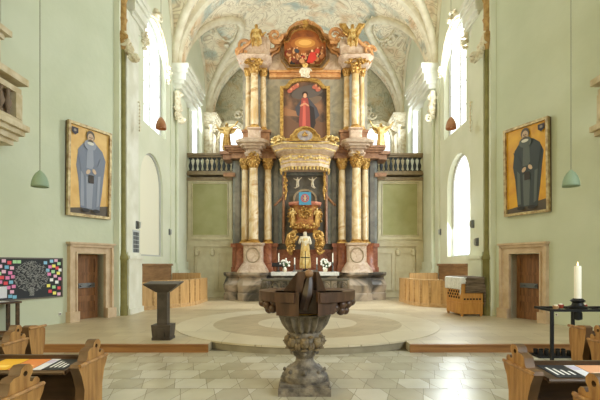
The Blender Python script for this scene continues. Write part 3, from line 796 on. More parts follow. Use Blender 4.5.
# niche: dark backcloth, gilded drapery edges, and the two white cherubs
for s in (-1, 1):
    bm = nb(); pts = [(s * .84, 18.6, az(168)), (s * .86, 18.6, az(178)), (s * .80, 18.6, az(188)), (s * .84, 18.6, az(198)), (s * .86, 18.6, az(206))]
    tube(bm, pts[:4], [.05, .04, .05, .03], 7)
    for q in range(12): ball(bm, (s * (.84 + rr.uniform(-.07, .07)), 18.56, az(168 + q * 2.1)), .055, (1, .6, 1.3), 1)
    make('gilded_festoon', bm, [M_gold], alt)
    bm = nb(); tube(bm, [(s * 1.32, 18.65, az(204)), (s * 1.0, 18.7, az(196)), (s * .9, 18.7, az(192))], .05); tube(bm, [(s * .92, 18.7, ZP1), (s * .92, 18.7, az(172))], .06, 8); make('niche_moulding', bm, [M_brown], alt)
bm = nb(); prism(bm, arch(0, .52, az(222), az(196), .42), fa_, 18.82, 18.95, holes=[arch(0, .44, az(221), az(196), .34)]); make('pulpit_door_frame', bm, [M_rail], alt)
for s in (-1, 1):
    figure('cherub', (s * .32, 18.72, az(188.5)), .62, parent=alt, pose={'har': (.3, -.05, .95), 'elr': (.2, -.03, .86), 'hal': (-.28, -.05, .9), 'ell': (-.2, -.03, .8), 'knl': (-.06, -.1, .32), 'fol': (s * .12, 0, .2), 'tol': (s * .16, 0, .18), 'knr': (.08, -.08, .3), 'for': (s * .2, 0, .22), 'tor': (s * .25, 0, .22)}, mats=(M_marfig, M_marfig))

# --- sounding board over the pulpit
sb_ = thing('sounding_board', (0, 17.9, az(170)), 'gilded marble pulpit canopy with tasselled rim projecting below the large red figure painting', 'canopy')
cz = lambda py: EYE + (264 - py) * 17.6 / F
def ring8(hx, yb, dp, z): return octo(0, yb - dp / 2, hx * 2, dp, .42, z)
bm = nb(); lv = [(1.0, 1.05, 167), (1.0, 1.05, 162), (.98, 1.03, 161), (.98, 1.03, 155), (1.2, 1.25, 152), (1.22, 1.27, 150), (1.36, 1.4, 146), (1.3, 1.3, 143.5), (1.12, 1.1, 142)]
rings = [[bm.verts.new(p) for p in ring8(h, 18.55, d, cz(p_))] for h, d, p_ in lv]
for a, b in zip(rings, rings[1:]):
    for i in range(6): bm.faces.new((a[i], a[(i + 1) % 6], b[(i + 1) % 6], b[i]))
bm.faces.new(rings[0][::-1]); bm.faces.new(rings[-1])
make('canopy_body', bm, [M_pink], sb_)
bm = nb()
pp = ring8(1.0, 18.55, 1.05, cz(158))
for a, b in zip(pp, pp[1:]):
    a, b = Vector(a), Vector(b); n = max(2, int((b - a).length / .11))
    for i in range(n + 1):
        q = a.lerp(b, i / n); ball(bm, q + Vector((0, -.01, rr.uniform(-.05, .05))), .07, (1, .5, .9), 1, 0, Matrix.Rotation(rr.random() * 3, 4, 'Y'))
for hx, dp, py in ((1.0, 1.05, 162.5), (.99, 1.04, 154.5), (1.23, 1.28, 150.5), (1.36, 1.4, 146)):
    tube(bm, ring8(hx, 18.55, dp, cz(py)), .03, 6)
for i in range(30):
    x = -1.1 + 2.2 * i / 29; ball(bm, (x, 17.22 if abs(x) < .3 else 17.3 + (abs(x) - .3) * .45, cz(148.6)), .045, (1, .5, 1.1), 1)
make('gilded_frieze', bm, [M_pale_gold], sb_)
bm = nb(); pp = ring8(1.0, 18.55, 1.05, cz(167))
for a, b in zip(pp, pp[1:]):
    a, b = Vector(a), Vector(b); n = max(2, int((b - a).length / .13))
    for i in range(n):
        q = a.lerp(b, (i + .5) / n); lathe(bm, q.x, q.y, [(.005, q.z - .15), (.05, q.z - .1), (.035, q.z - .04), (.06, q.z + .01)], 6)
make('tassel_fringe', bm, [M_pale_gold], sb_)
fc = lambda u, z, d: Vector((u, d, z))
bm = nb(); o = [(-.62, cz(144)), (.62, cz(144)), (.6, cz(139)), (.5, cz(137.5)), (.38, cz(133.5)), (.2, cz(131)), (0, cz(130)), (-.2, cz(131)), (-.38, cz(133.5)), (-.5, cz(137.5)), (-.6, cz(139))]
prism(bm, o, fc, 17.16, 17.3); cr = make('crest', bm, [M_gold], sb_)
bm = nb(); prism(bm, ell(0, cz(139), .3, .2), fc, 17.12, 17.17); make('crest_shield', bm, [mat('grey blue shield', (150, 140, 150), .5, rgb2=(196, 180, 160), scale=8)], cr)
bm = nb(); lathe(bm, 0, 17.1, [(.1, cz(140)), (.12, cz(138)), (.05, cz(136.5)), (.01, cz(135))], 8); tube(bm, [(o_[0] * .96, 17.14, o_[1] - .02) for o_ in o[2:]], .045, 6); make('crest_crown', bm, [M_gold], cr)
for s in (-1, 1):
    bm = nb(); foliage(bm, (s * 1.02, 17.45, cz(141.5)), (.32, .24, .19), 70, .09, rnd=rr); make('corner_foliage', bm, [M_pale_gold], sb_)

# --- pulpit: gilded parapet on a figure
pu = thing('pulpit', (0, 18.3, az(252)), 'gilded carved pulpit with red ledge carried in front of the dark altar niche', 'pulpit')
bm = nb(); stack_octo(bm, 0, 18.75, [(.7, .6, az(232)), (1.1, .85, az(228)), (1.2, .9, az(224)), (1.05, .8, az(221)), (1.02, .8, az(207)), (1.15, .86, az(205))], .22); make('pulpit_basket', bm, [mat('dulled gold panel', (190, 140, 76), .4, metal=.3, rgb2=(150, 84, 56), scale=6)], pu)
bm = nb(); stack_octo(bm, 0, 18.78, [(1.25, .95, az(205.5)), (1.36, 1.0, az(204)), (1.36, 1.0, az(202.5)), (1.2, .9, az(201.8))], .2); make('pulpit_ledge', bm, [mat('rose marble', (186, 112, 92), .4, rgb2=(206, 144, 120), scale=5)], pu)
bm = nb(); foliage(bm, (0, 17.93, az(213)), (.3, .06, .26), 90, .07, rnd=rr); make('gilded_relief', bm, [M_gold], pu); bm = nb(); foliage(bm, (0, 17.95, az(226)), (.6, .14, .12), 90, .08, rnd=rr)
make('gilded_carving', bm, [M_gold], pu)
for s in (-1, 1):
    bm = nb(); foliage(bm, (s * .56, 18.15, az(216)), (.14, .12, .38), 60, .08, rnd=rr); make('gilded_side_carving', bm, [M_gold], pu)
for s in (-1, 1):
    figure('pulpit_angel', (s * .5, 17.98, az(227)), .8, parent=pu, robe=(.0, .75), mats=(M_pale_gold, M_gold), pose={'har': (.2, -.1, .7), 'hal': (-.16, -.12, .62)})
bm = nb(); 
for s in (-1, 1):
    pts = [(s * .35, 18.2, az(230)), (s * .62, 18.2, az(236)), (s * .68, 18.2, az(243)), (s * .58, 18.2, az(250)), (s * .6, 18.2, az(255))]
    tube(bm, pts, [.1, .16, .18, .14, .06], 9); spiral(bm, (s * .52, 18.05, az(236)), .22, 1.4, .07, flip=s); spiral(bm, (s * .62, 18.05, az(250)), .16, 1.3, .055, flip=-s)
    foliage(bm, (s * .58, 18.08, az(243)), (.16, .1, .32), 50, .075, rnd=rr)
make('scroll_bracket', bm, [M_gold], pu)
figure('bearer', (0, 17.98, az(269)), 1.62, parent=pu, robe=(.02, .78), mats=(M_marfig, M_pale_gold), pose={'har': (.1, -.14, .66), 'hal': (-.12, -.12, .7)})
bm = nb(); box(bm, -.5, .5, 17.7, 18.6, PL, az(270)); make('bearer_plinth', bm, [M_base], pu)
# antependium on the pulpit: blue with red rosette
bm = nb(); fq = lambda u, z, d: Vector((u, 17.74 - d, z))
prism(bm, rect(-.25, .25, az(206), az(193.5)), fq, 0, .03, 0)
prism(bm, ell(0, az(199.5), .17, .17, 16), fq, .03, .034, 1); prism(bm, ell(0, az(199.5), .12, .12, 16), fq, .034, .038, 0)
for j in range(8):
    a = j * PI / 4; prism(bm, ell(.085 * math.cos(a), az(199.5) + .085 * math.sin(a), .05, .022, 8, a), fq, .038, .042, 2)
prism(bm, rect(-.02, .02, az(202), az(197)), fq, .042, .046, 3); prism(bm, rect(-.055, .055, az(200), az(199)), fq, .042, .046, 3)
make('pulpit_cloth', bm, [flat((72, 138, 168)), flat((180, 96, 90)), flat((150, 60, 66)), flat((230, 200, 150))], label='blue embroidered cloth with red rosette hanging from the pulpit ledge', cat='cloth')

# seated / standing angels on the altar
def angel(name, p, H, lab, **kw): return figure(name, p, H, label=lab, cat='statue', group='gilded altar angels', **kw)
angel('angel_statue', (-2.0, 17.86, az(62)), 1.5, 'gilded seated angel on the left half of the broken pediment', sit=True, robe=(.42, .8), mats=(M_gold, M_pale_gold), pose={'har': (.28, -.12, .7)})
angel('angel_statue', (1.95, 17.86, az(62)), 1.5, 'gilded seated angel with raised wing on the right half of the broken pediment', sit=True, robe=(.42, .8), wings=(.36, .22), mats=(M_gold, M_pale_gold), pose={'hal': (-.28, -.12, .7)})
angel('angel_statue', (-3.38, 18.75, az(149)), 1.35, 'gilded angel with outspread wing and raised arm at the left balustrade end', robe=(.1, .72), wings=(.42, .02), mats=(M_pale_gold, M_gold), pose={'har': (.38, -.1, 1.0), 'elr': (.26, -.05, .86), 'hal': (-.34, -.1, .9), 'ell': (-.24, -.05, .76)})
angel('angel_statue', (3.28, 18.75, az(149)), 1.35, 'pale gilded angel with raised hands at the right balustrade end', robe=(.1, .72), wings=(.36, .05), mats=(M_pale_gold, M_pale_gold), pose={'har': (.38, -.1, .98), 'elr': (.26, -.05, .82), 'hal': (-.38, -.1, 1.02), 'ell': (-.26, -.05, .84)})

# ================================================================= balustrades on the back wall
for s, nm in ((-1, 'left'), (1, 'right')):
    b0 = thing('balustrade', (s * 4.1, 19.75, 5.5), 'stone balustrade with slate balusters above the %s sage green panel' % nm, 'balustrade', 'choir balustrades')
    bm = nb(); lo, hi = sorted((s * 5.32, s * 3.15)); box(bm, lo, hi, 19.55, 20.0, 5.42, 5.56); box(bm, lo, hi, 19.45, 20.05, 5.66, 5.74); box(bm, lo, hi, 19.6, 19.95, 5.74, 5.86); make('bottom_rail', bm, [M_rail], b0)
    bm = nb(); box(bm, lo, hi, 19.62, 19.92, 6.48, 6.56); box(bm, lo, hi, 19.56, 19.98, 6.56, 6.65); make('top_rail', bm, [M_rail], b0)
    n = 10
    for i in range(n):
        x = lo + (hi - lo) * (i + .5) / n
        bm = nb(); boxc(bm, x, 19.77, 5.86, .15, .15, .06); lathe(bm, x, 19.77, [(.04, 5.92), (.075, 6.05), (.085, 6.12), (.04, 6.28), (.03, 6.36), (.05, 6.42)], 12); boxc(bm, x, 19.77, 6.42, .14, .14, .06)
        make('baluster', bm, [M_baluster], b0)

# ================================================================= altar table, candles, flowers
T0 = 17.0
tz = lambda py: EYE + (264 - py) * T0 / F
mn = thing('altar_table', (0, T0 - .0, PL), 'altar table with white cloth behind a wrought screen in front of the pulpit', 'table')
bm = nb(); box(bm, -1.25, 1.25, 16.95, 17.6, PL, tz(274)); make('altar_block', bm, [M_base], mn)
bm = nb(); box(bm, -1.36, 1.36, 16.85, 17.65, tz(274), tz(272.4)); make('table_top', bm, [M_dark], mn)
bm = nb(); box(bm, -1.32, 1.32, 16.82, 17.6, tz(272.4), tz(271.9)); box(bm, -1.32, 1.32, 16.80, 16.82, tz(275.5), tz(271.9)); make('altar_cloth', bm, [M_cloth], label='white linen altar cloth spread over the altar table', cat='cloth')
TZ = tz(271.9)
sc = thing('altar_rail', (0, 16.5, PL), 'grey wrought iron rail with scrollwork panels in front of the altar table', 'railing')
for x0, x1 in ((-1.62, -.98), (-.98, -.32), (-.32, .32), (.32, .98), (.98, 1.62)):
    bm = nb()
    for (a, b, c, d) in ((x0, x1, .3, .34), (x0, x1, 1.0, 1.05)): box(bm, a, b, 16.5, 16.54, c, d)
    box(bm, x0, x0 + .03, 16.5, 16.54, PL, 1.05); box(bm, x1 - .03, x1, 16.5, 16.54, PL, 1.05)
    cxm = (x0 + x1) / 2
    for zz in (.5, .84):
        for s in (-1, 1): spiral(bm, (cxm + s * .15, 16.52, zz), .13, 1.3, .018, flip=s, n=16)
    tube(bm, [(cxm, 16.52, .34), (cxm, 16.52, 1.0)], .016); ball(bm, (cxm, 16.5, .67), .05, sub=1)
    make('scroll_panel', bm, [mat('aged iron', (120, 112, 96), .5, metal=.4)], sc)
bm = nb(); box(bm, -1.68, 1.68, 16.44, 16.6, 1.05, 1.1); make('hand_rail', bm, [M_dark], sc)

def candlestick(x, y, z, h, lab, grp='altar candles'):
    t = thing('candlestick', (x, y, z), lab, 'candlestick', grp)
    bm = nb(); lathe(bm, x, y, [(.08, z), (.06, z + .03), (.02, z + .06), (.03, z + h * .3), (.018, z + h * .4), (.05, z + h * .52)], 12); make('holder', bm, [M_steel], t)
    bm = nb(); lathe(bm, x, y, [(.024, z + h * .52), (.022, z + h)], 10); make('candle', bm, [M_wax], t)
for px, hh, lab in ((278.5, .74, 'silver candlestick outermost left on the altar'), (294.5, .56, 'silver candlestick just left of the crucifix'), (317, .56, 'silver candlestick just right of the crucifix'), (333, .74, 'silver candlestick outermost right on the altar')):
    candlestick((px - CX) * T0 / F, 17.15, TZ, hh, lab)
cf = thing('crucifix', (0, 17.1, TZ), 'small dark standing crucifix at the middle of the altar table', 'crucifix')
bm = nb(); boxc(bm, .01, 17.1, TZ, .3, .18, .05); boxc(bm, .01, 17.1, TZ + .05, .2, .12, .06); make('foot', bm, [M_iron], cf)
bm = nb(); boxc(bm, .01, 17.1, TZ + .1, .035, .03, .72); boxc(bm, .01, 17.1, TZ + .55, .36, .03, .035); make('cross', bm, [M_iron], cf)
def bouquet(x, lab):
    t = thing('flower_vase', (x, 17.15, TZ), lab, 'flowers', 'altar bouquets')
    bm = nb(); lathe(bm, x, 17.15, [(.06, TZ), (.09, TZ + .06), (.08, TZ + .14), (.05, TZ + .18), (.07, TZ + .2)], 12); make('vase', bm, [M_marfig], t)
    bm = nb(); foliage(bm, (x, 17.12, TZ + .3), (.2, .12, .16), 40, .06, rnd=rr); make('leaves', bm, [M_leaf], t)
    bm = nb()
    for i in range(22):
        a = rr.random() * 6.28; q = rr.random() ** .5
        ball(bm, (x + .2 * q * math.cos(a), 17.02, TZ + .32 + .22 * q * math.sin(a)), .045, (1, .7, 1), 1)
    make('blossoms', bm, [M_petal], t)
bouquet((284.5 - CX) * T0 / F, 'white bouquet in a vase at the left of the altar table'); bouquet((325.5 - CX) * T0 / F, 'white bouquet in a vase at the right of the altar table')
bs = thing('book_stand', ((277 - CX) * T0 / F, 17.0, TZ), 'small dark book stand near the left end of the altar table', 'book stand')
x = (277 - CX) * T0 / F
bm = nb(); lathe(bm, x, 17.0, [(.09, TZ), (.02, TZ + .03), (.02, TZ + .2)], 8); make('stem', bm, [M_iron], bs)
bm = nb(); hexa(bm, [(x - .2, 16.88, TZ + .2), (x + .2, 16.88, TZ + .2), (x + .2, 17.12, TZ + .32), (x - .2, 17.12, TZ + .32)], [(x - .2, 16.88, TZ + .24), (x + .2, 16.88, TZ + .24), (x + .2, 17.12, TZ + .36), (x - .2, 17.12, TZ + .36)]); make('book_rest', bm, [M_iron], bs)

# ================================================================= FONT
FX, FY = -.005, 5.72
ft = thing('baptismal_font', (FX, FY, 0), 'carved grey stone baptismal font with fluted bowl standing before the round step', 'font')
bm = nb(); boxc(bm, FX, FY, 0, .66, .66, .10); boxc(bm, FX, FY, .10, .61, .61, .035); make('plinth', bm, [M_font], ft)
bm = nb(); lathe(bm, FX, FY, [(.29, .13), (.305, .17), (.30, .21), (.265, .235), (.245, .27), (.235, .295), (.17, .33), (.125, .37), (.115, .42), (.15, .47), (.17, .5), (.2, .56), (.22, .66), (.21, .76), (.17, .78)], 32)
for i in range(8):
    a = 2 * PI * i / 8
    for z, q, r in ((.27, .265, .03), (.49, .165, .035)): ball(bm, (FX + q * math.cos(a), FY + q * math.sin(a), z), r, (.8, .8, 1), 1)
make('stem', bm, [M_font], ft)
bm = nb()
for i in range(8):
    a = 2 * PI * (i + .5) / 8 - PI / 2 + PI / 8; c = Vector((FX + .215 * math.cos(a), FY + .215 * math.sin(a), .64))
    ball(bm, c, .062, (1, 1, 1.15), 2)                       # cherub head
    ball(bm, c + Vector((0, 0, .045)), .06, (1.05, 1.05, .6), 1)
    d = Vector((math.cos(a), math.sin(a), 0)); e = Vector((-d.y, d.x, 0))
    ball(bm, c + d * .062, .013, sub=1)
    for s in (-1, 1): ball(bm, c + e * s * .07 - Vector((0, 0, .04)), .05, (.6, .6, 1.1), 1); ball(bm, c + e * s * .022 + d * .05 + Vector((0, 0, .012)), .011, sub=1)
    ball(bm, c - Vector((0, 0, .09)), .035, (1.4, 1.4, .7), 1); ball(bm, (FX + .22 * math.cos(a + .39), FY + .22 * math.sin(a + .39), .72), .035, (1.2, 1.2, .7), 1)
make('cherub_heads', bm, [mat('gilt brown stone', (98, 82, 62), .5, rgb2=(150, 130, 98), scale=12, bump=.4)], ft)
bm = nb(); lathe(bm, FX, FY, [(.19, .76), (.23, .80), (.27, .86), (.30, .94), (.315, .985)], 160, flute=18, fa=.11); lathe(bm, FX, FY, [(.32, .975), (.335, .99), (.335, 1.0), (.3, 1.005)], 48); make('bowl', bm, [mat('pale font stone', (150, 138, 122), .5, rgb2=(104, 94, 82), scale=9, bump=.4)], ft)
bm = nb(); lathe(bm, FX, FY, [(.27, 1.003), (.27, 1.02), (.24, 1.022)], 40); make('brass_rim', bm, [M_gold], ft)
# lid: thick wooden disc with a cut centre, fins, and fruit under the rim
ld = thing('font_lid', (FX, FY, 1.022), 'dark wooden sculpted lid with fins and carved balls resting on the stone font', 'lid')
LX = FX + .03
def sector(bm, r0, r1, a0, a1, z0, z1, n=14, mi=0):
    p = [(LX + r0 * math.cos(a), FY + r0 * math.sin(a)) for a in [a0 + (a1 - a0) * i / n for i in range(n + 1)]]
    p2 = [(LX + r1 * math.cos(a), FY + r1 * math.sin(a)) for a in [a1 + (a0 - a1) * i / n for i in range(n + 1)]]
    o = p + p2
    fs = quad_faces(bm, [(x, y, z0) for x, y in o] + [(x, y, z1) for x, y in o], [], mi)
    prism(bm, o, lambda u, v, d: Vector((u, v, d)), z0, z1, mi)
bm = nb(); sector(bm, .1, .63, -PI * .42, PI * .42, 1.19, 1.31, 20); sector(bm, .1, .63, PI * .58, PI * 1.42, 1.19, 1.31, 20); sector(bm, .1, .60, PI * .40, PI * .60, 1.19, 1.30, 8)
lathe(bm, LX, FY, [(.3, 1.022), (.33, 1.06), (.36, 1.2)], 32)
make('disc', bm, [M_lid], ld)
bm = nb()
hexa(bm, [(LX - .37, FY - .50, 1.03), (LX - .1, FY - .6, 1.03), (LX - .1, FY - .2, 1.03), (LX - .37, FY - .2, 1.03)], [(LX - .39, FY - .50, 1.31), (LX - .1, FY - .6, 1.31), (LX - .1, FY - .2, 1.31), (LX - .39, FY - .2, 1.31)])
make('front_block', bm, [M_lid], ld); bm = nb()
hexa(bm, [(LX + .13, FY - .6, 1.03), (LX + .3, FY - .52, 1.05), (LX + .3, FY - .2, 1.03), (LX + .13, FY - .2, 1.03)], [(LX + .13, FY - .6, 1.31), (LX + .44, FY - .45, 1.31), (LX + .44, FY - .2, 1.31), (LX + .13, FY - .2, 1.31)])
make('front_block', bm, [M_lid], ld)
bm = nb()
fl = lambda y0: (lambda u, z, d: Vector((LX + u, FY + y0 + d, z)))
prism(bm, [(-.3, 1.31), (-.1, 1.31), (-.08, 1.54), (-.14, 1.53)], fl(-.3), 0, .3)
prism(bm, [(.12, 1.31), (.24, 1.31), (.15, 1.55), (.12, 1.55)], fl(-.3), 0, .3)
prism(bm, [(-.14, 1.3), (-.06, 1.3), (-.02, 1.55), (-.12, 1.56)], fl(-.42), 0, .1)
prism(bm, [(-.12, 1.3), (.14, 1.3), (.13, 1.55), (-.1, 1.55)], fl(.0), 0, .12)
make('fin', bm, [M_lid], ld)
bm = nb(); box(bm, LX - .1, LX + .12, FY - .42, FY + .3, 1.05, 1.3)
tube(bm, [(LX - .05, FY - .4, 1.1), (LX, FY - .42, 1.28), (LX + .02, FY - .36, 1.42), (LX + .03, FY - .36, 1.5)], [.07, .08, .06, .04], 8)
make('core', bm, [M_lidd], ld)
bm = nb(); ball(bm, (LX + .02, FY - .38, 1.53), .06, (1, 1, .9)); tube(bm, [(LX - .04, FY - .38, 1.5), (LX - .1, FY - .4, 1.4)], [.03, .02], 6); make('carved_head', bm, [mat('light lid wood', (150, 112, 78), .5)], ld)
ballpos = [(-.58, -.22, 1.13), (-.52, -.33, 1.11), (-.42, -.42, 1.16), (-.44, -.40, 1.07), (-.6, -.1, 1.12), (-.5, -.25, 1.05), (-.36, -.33, 1.06), (.36, -.42, 1.08), (.45, -.38, 1.12), (.53, -.3, 1.12), (.59, -.18, 1.14), (.44, -.36, 1.04), (.5, -.28, 1.04), (.61, -.05, 1.13), (.32, -.45, 1.06), (-.3, .4, 1.12), (.3, .4, 1.12), (-.52, .2, 1.12), (.52, .2, 1.12), (0, .52, 1.12)]
for dx, dy, z in ballpos:
    bm = nb(); ball(bm, (LX + dx * .95, FY + dy * .95, z + .03), .056, sub=3); make('carved_ball', bm, [M_lid], ld)

# ================================================================= AMBO (left)
X, Y = -2.83, 8.68
am = thing('ambo', (X, Y, PL), 'dark bronze lectern with inverted pyramid top on the platform at left', 'lectern')
bm = nb(); boxc(bm, X, Y, PL, .36, .34, .05); hexa(bm, [(X + a * .17, Y + b * .16, PL + .05) for a, b in ((-1, -1), (1, -1), (1, 1), (-1, 1))], [(X + a * .19, Y + b * .18, PL + .3) for a, b in ((-1, -1), (1, -1), (1, 1), (-1, 1))]); box(bm, X - .07, X + .07, Y - .185, Y - .15, PL + .04, PL + .24); make('foot', bm, [M_bronze], am)
bm = nb(); boxc(bm, X, Y, PL + .3, .2, .18, .74); make('post', bm, [M_bronze], am)
bm = nb(); hexa(bm, [(X + a * .12, Y + b * .1, PL + .94) for a, b in ((-1, -1), (1, -1), (1, 1), (-1, 1))], [(X - .34, Y - .2, PL + 1.09), (X + .34, Y - .2, PL + 1.09), (X + .34, Y + .24, PL + 1.13), (X - .34, Y + .24, PL + 1.13)])
hexa(bm, [(X - .34, Y - .2, PL + 1.09), (X + .34, Y - .2, PL + 1.09), (X + .34, Y + .24, PL + 1.13), (X - .34, Y + .24, PL + 1.13)], [(X - .34, Y - .2, PL + 1.11), (X + .34, Y - .2, PL + 1.11), (X + .34, Y + .24, PL + 1.15), (X - .34, Y + .24, PL + 1.15)])
make('reading_top', bm, [M_bronze], am)

# ================================================================= CHOIR STALLS
def wall_path(bm, pts, z0, z1, th, mi=0):
    """upright board following a plan path."""
    n = len(pts); L = []; 
    for i, p in enumerate(pts):
        a = Vector(pts[max(0, i - 1)]); b = Vector(pts[min(n - 1, i + 1)]); t = (b - a).normalized(); nn = Vector((-t.y, t.x)) * th
        L.append((Vector(p), Vector(p) + nn))
    for (a, b), (c, d) in zip(L, L[1:]):
        hexa(bm, [(a.x, a.y, z0), (c.x, c.y, z0), (d.x, d.y, z0), (b.x, b.y, z0)], [(a.x, a.y, z1), (c.x, c.y, z1), (d.x, d.y, z1), (b.x, b.y, z1)], mi)
for s, nm in ((-1, 'left'), (1, 'right')):
    st = thing('choir_stall', (s * 4.7, 16, PL), 'light oak choir stall with curved front along the %s choir wall' % nm, 'choir stall', 'choir stalls')
    path = [(s * 5.33, 13.95), (s * 4.98, 14.3), (s * 4.66, 14.65), (s * 4.34, 15.05), (s * 4.12, 15.5), (s * 4.02, 15.85), (s * 3.98, 16.4), (s * 3.98, 17.7)]
    if s > 0: path = [(s * 5.3, 14.6), (4.7, 14.95), (4.35, 15.15), (4.1, 15.4), (3.96, 15.7), (3.88, 16.1), (3.84, 16.6), (3.82, 17.6)]
    bm = nb(); wall_path(bm, path, PL, 1.06, .05 * (1 if s < 0 else -1)); make('front_screen', bm, [M_oak], st)
    bm = nb(); wall_path(bm, path[1:], 1.06, 1.1, .26 * (1 if s < 0 else -1)); 
    for p in path[1:-1]: boxc(bm, p[0], p[1] , PL, .07, .07, .95)
    wall_path(bm, [(p[0] * .995, p[1] - .03) for p in path], PL, .28, .05 * (1 if s < 0 else -1))
    make('desk_top', bm, [M_oakx], st)
    bm = nb(); box(bm, *sorted((s * 5.33, s * 5.27)), 13.95, 17.1, PL, 1.62); box(bm, *sorted((s * 5.33, s * 5.2)), 13.95, 17.12, 1.58, 1.66); make('back_panel', bm, [mat('aged oak', (162, 124, 84), .5, rgb2=(136, 100, 64), scale=3, stretch=(5, .6, 5))], st)
    bm = nb(); box(bm, *sorted((s * 5.27, s * 4.85)), 15.2, 17.6, .55, .6); box(bm, *sorted((s * 5.27, s * 4.9)), 15.3, 15.36, PL, .55); box(bm, *sorted((s * 5.27, s * 4.9)), 17.4, 17.46, PL, .55); make('seat', bm, [M_oak], st)
    bm = nb(); box(bm, *sorted((s * 5.2, s * 4.1)), 17.0, 17.06, PL, 1.3); make('partition', bm, [M_oak], st)

# ================================================================= CRATE with cloths (right) - pierced wooden cabinet
cb = thing('organ_cabinet', (4.5, 12.7, PL), 'honey pine cabinet with pierced round holes standing by the right choir wall', 'cabinet')
# built in local frame rotated about z
OX, OY = 4.47, 12.42     # nearest corner
def CB(u, v, z): return Vector((OX + u * .997 - v * .10, OY + u * .07 + v * .995, z))
W1, W2, HH = .64, .98, 1.25
bm = nb(); hexa(bm, [CB(0, 0, PL + .06), CB(W1, 0, PL + .06), CB(W1, W2, PL + .06), CB(0, W2, PL + .06)], [CB(0, 0, HH), CB(W1, 0, HH), CB(W1, W2, HH), CB(0, W2, HH)])
hexa(bm, [CB(-.02, -.02, .5), CB(W1 + .02, -.02, .5), CB(W1 + .02, W2, .5), CB(-.02, W2, .5)], [CB(-.02, -.02, .54), CB(W1 + .02, -.02, .54), CB(W1 + .02, W2, .54), CB(-.02, W2, .54)])
make('carcass', bm, [M_pine], cb)
for u, v in ((.04, .04), (W1 - .04, .04), (W1 - .04, W2 - .04), (.04, W2 - .04)):
    bm = nb(); p = CB(u, v, 0); boxc(bm, p.x, p.y, PL, .06, .06, .06); make('foot', bm, [M_pine], cb)
for r_ in range(5):
    for c_ in range(5):
        if (r_ + c_) % 2 == 0 or True:
            p = CB(-.004, .14 + c_ * .16 + (.08 if r_ % 2 else 0), .68 + r_ * .085)
            bm = nb(); ball(bm, p, .036, (.35, 1.5, 1), 2); make('sound_hole', bm, [M_black], cb)
for i in range(6):
    p = CB(.1 + i * .09, -.006, .74); bm = nb(); boxc(bm, p.x, p.y, .62, .05, .02, .045); make('vent_slot', bm, [M_black], cb)
def drape(name, u0, u1, v0, v1, hang, m, lab, cat, z):
    bm = nb(); nx, ny = 14, 14; V = []
    for i in range(nx + 1):
        rowv = []
        for j in range(ny + 1):
            u = u0 + (u1 - u0) * i / nx; v = v0 + (v1 - v0) * j / ny
            zz = z; uu, vv = u, v
            if u < -.02: zz -= (-.02 - u); uu = -.035 - .02 * math.sin(v * 22)
            if u > W1 + .02: zz -= (u - W1 - .02); uu = W1 + .04 + .03 * math.sin(v * 16)
            if v < -.02: zz -= (-.02 - v); vv = -.035 - .012 * math.sin(u * 25)
            rowv.append(bm.verts.new(CB(uu, vv, max(zz, PL + .1))))
        V.append(rowv)
    for i in range(nx):
        for j in range(ny): bm.faces.new((V[i][j], V[i + 1][j], V[i + 1][j + 1], V[i][j + 1]))
    o = make(name, bm, [m], label=lab, cat=cat)
    md = o.modifiers.new('thick', 'SOLIDIFY'); md.thickness = .012; md.offset = 1
drape('linen_cloth', -.36, .14, -.2, W2 + .02, .4, M_cloth, 'white linen cloth draped over the left side of the pierced cabinet', 'cloth', HH + .012)
drape('wool_blanket', .1, W1 + .45, -.48, W2 + .02, .4, M_blanket, 'striped brown wool blanket hanging over the front of the pierced cabinet', 'blanket', HH + .028)

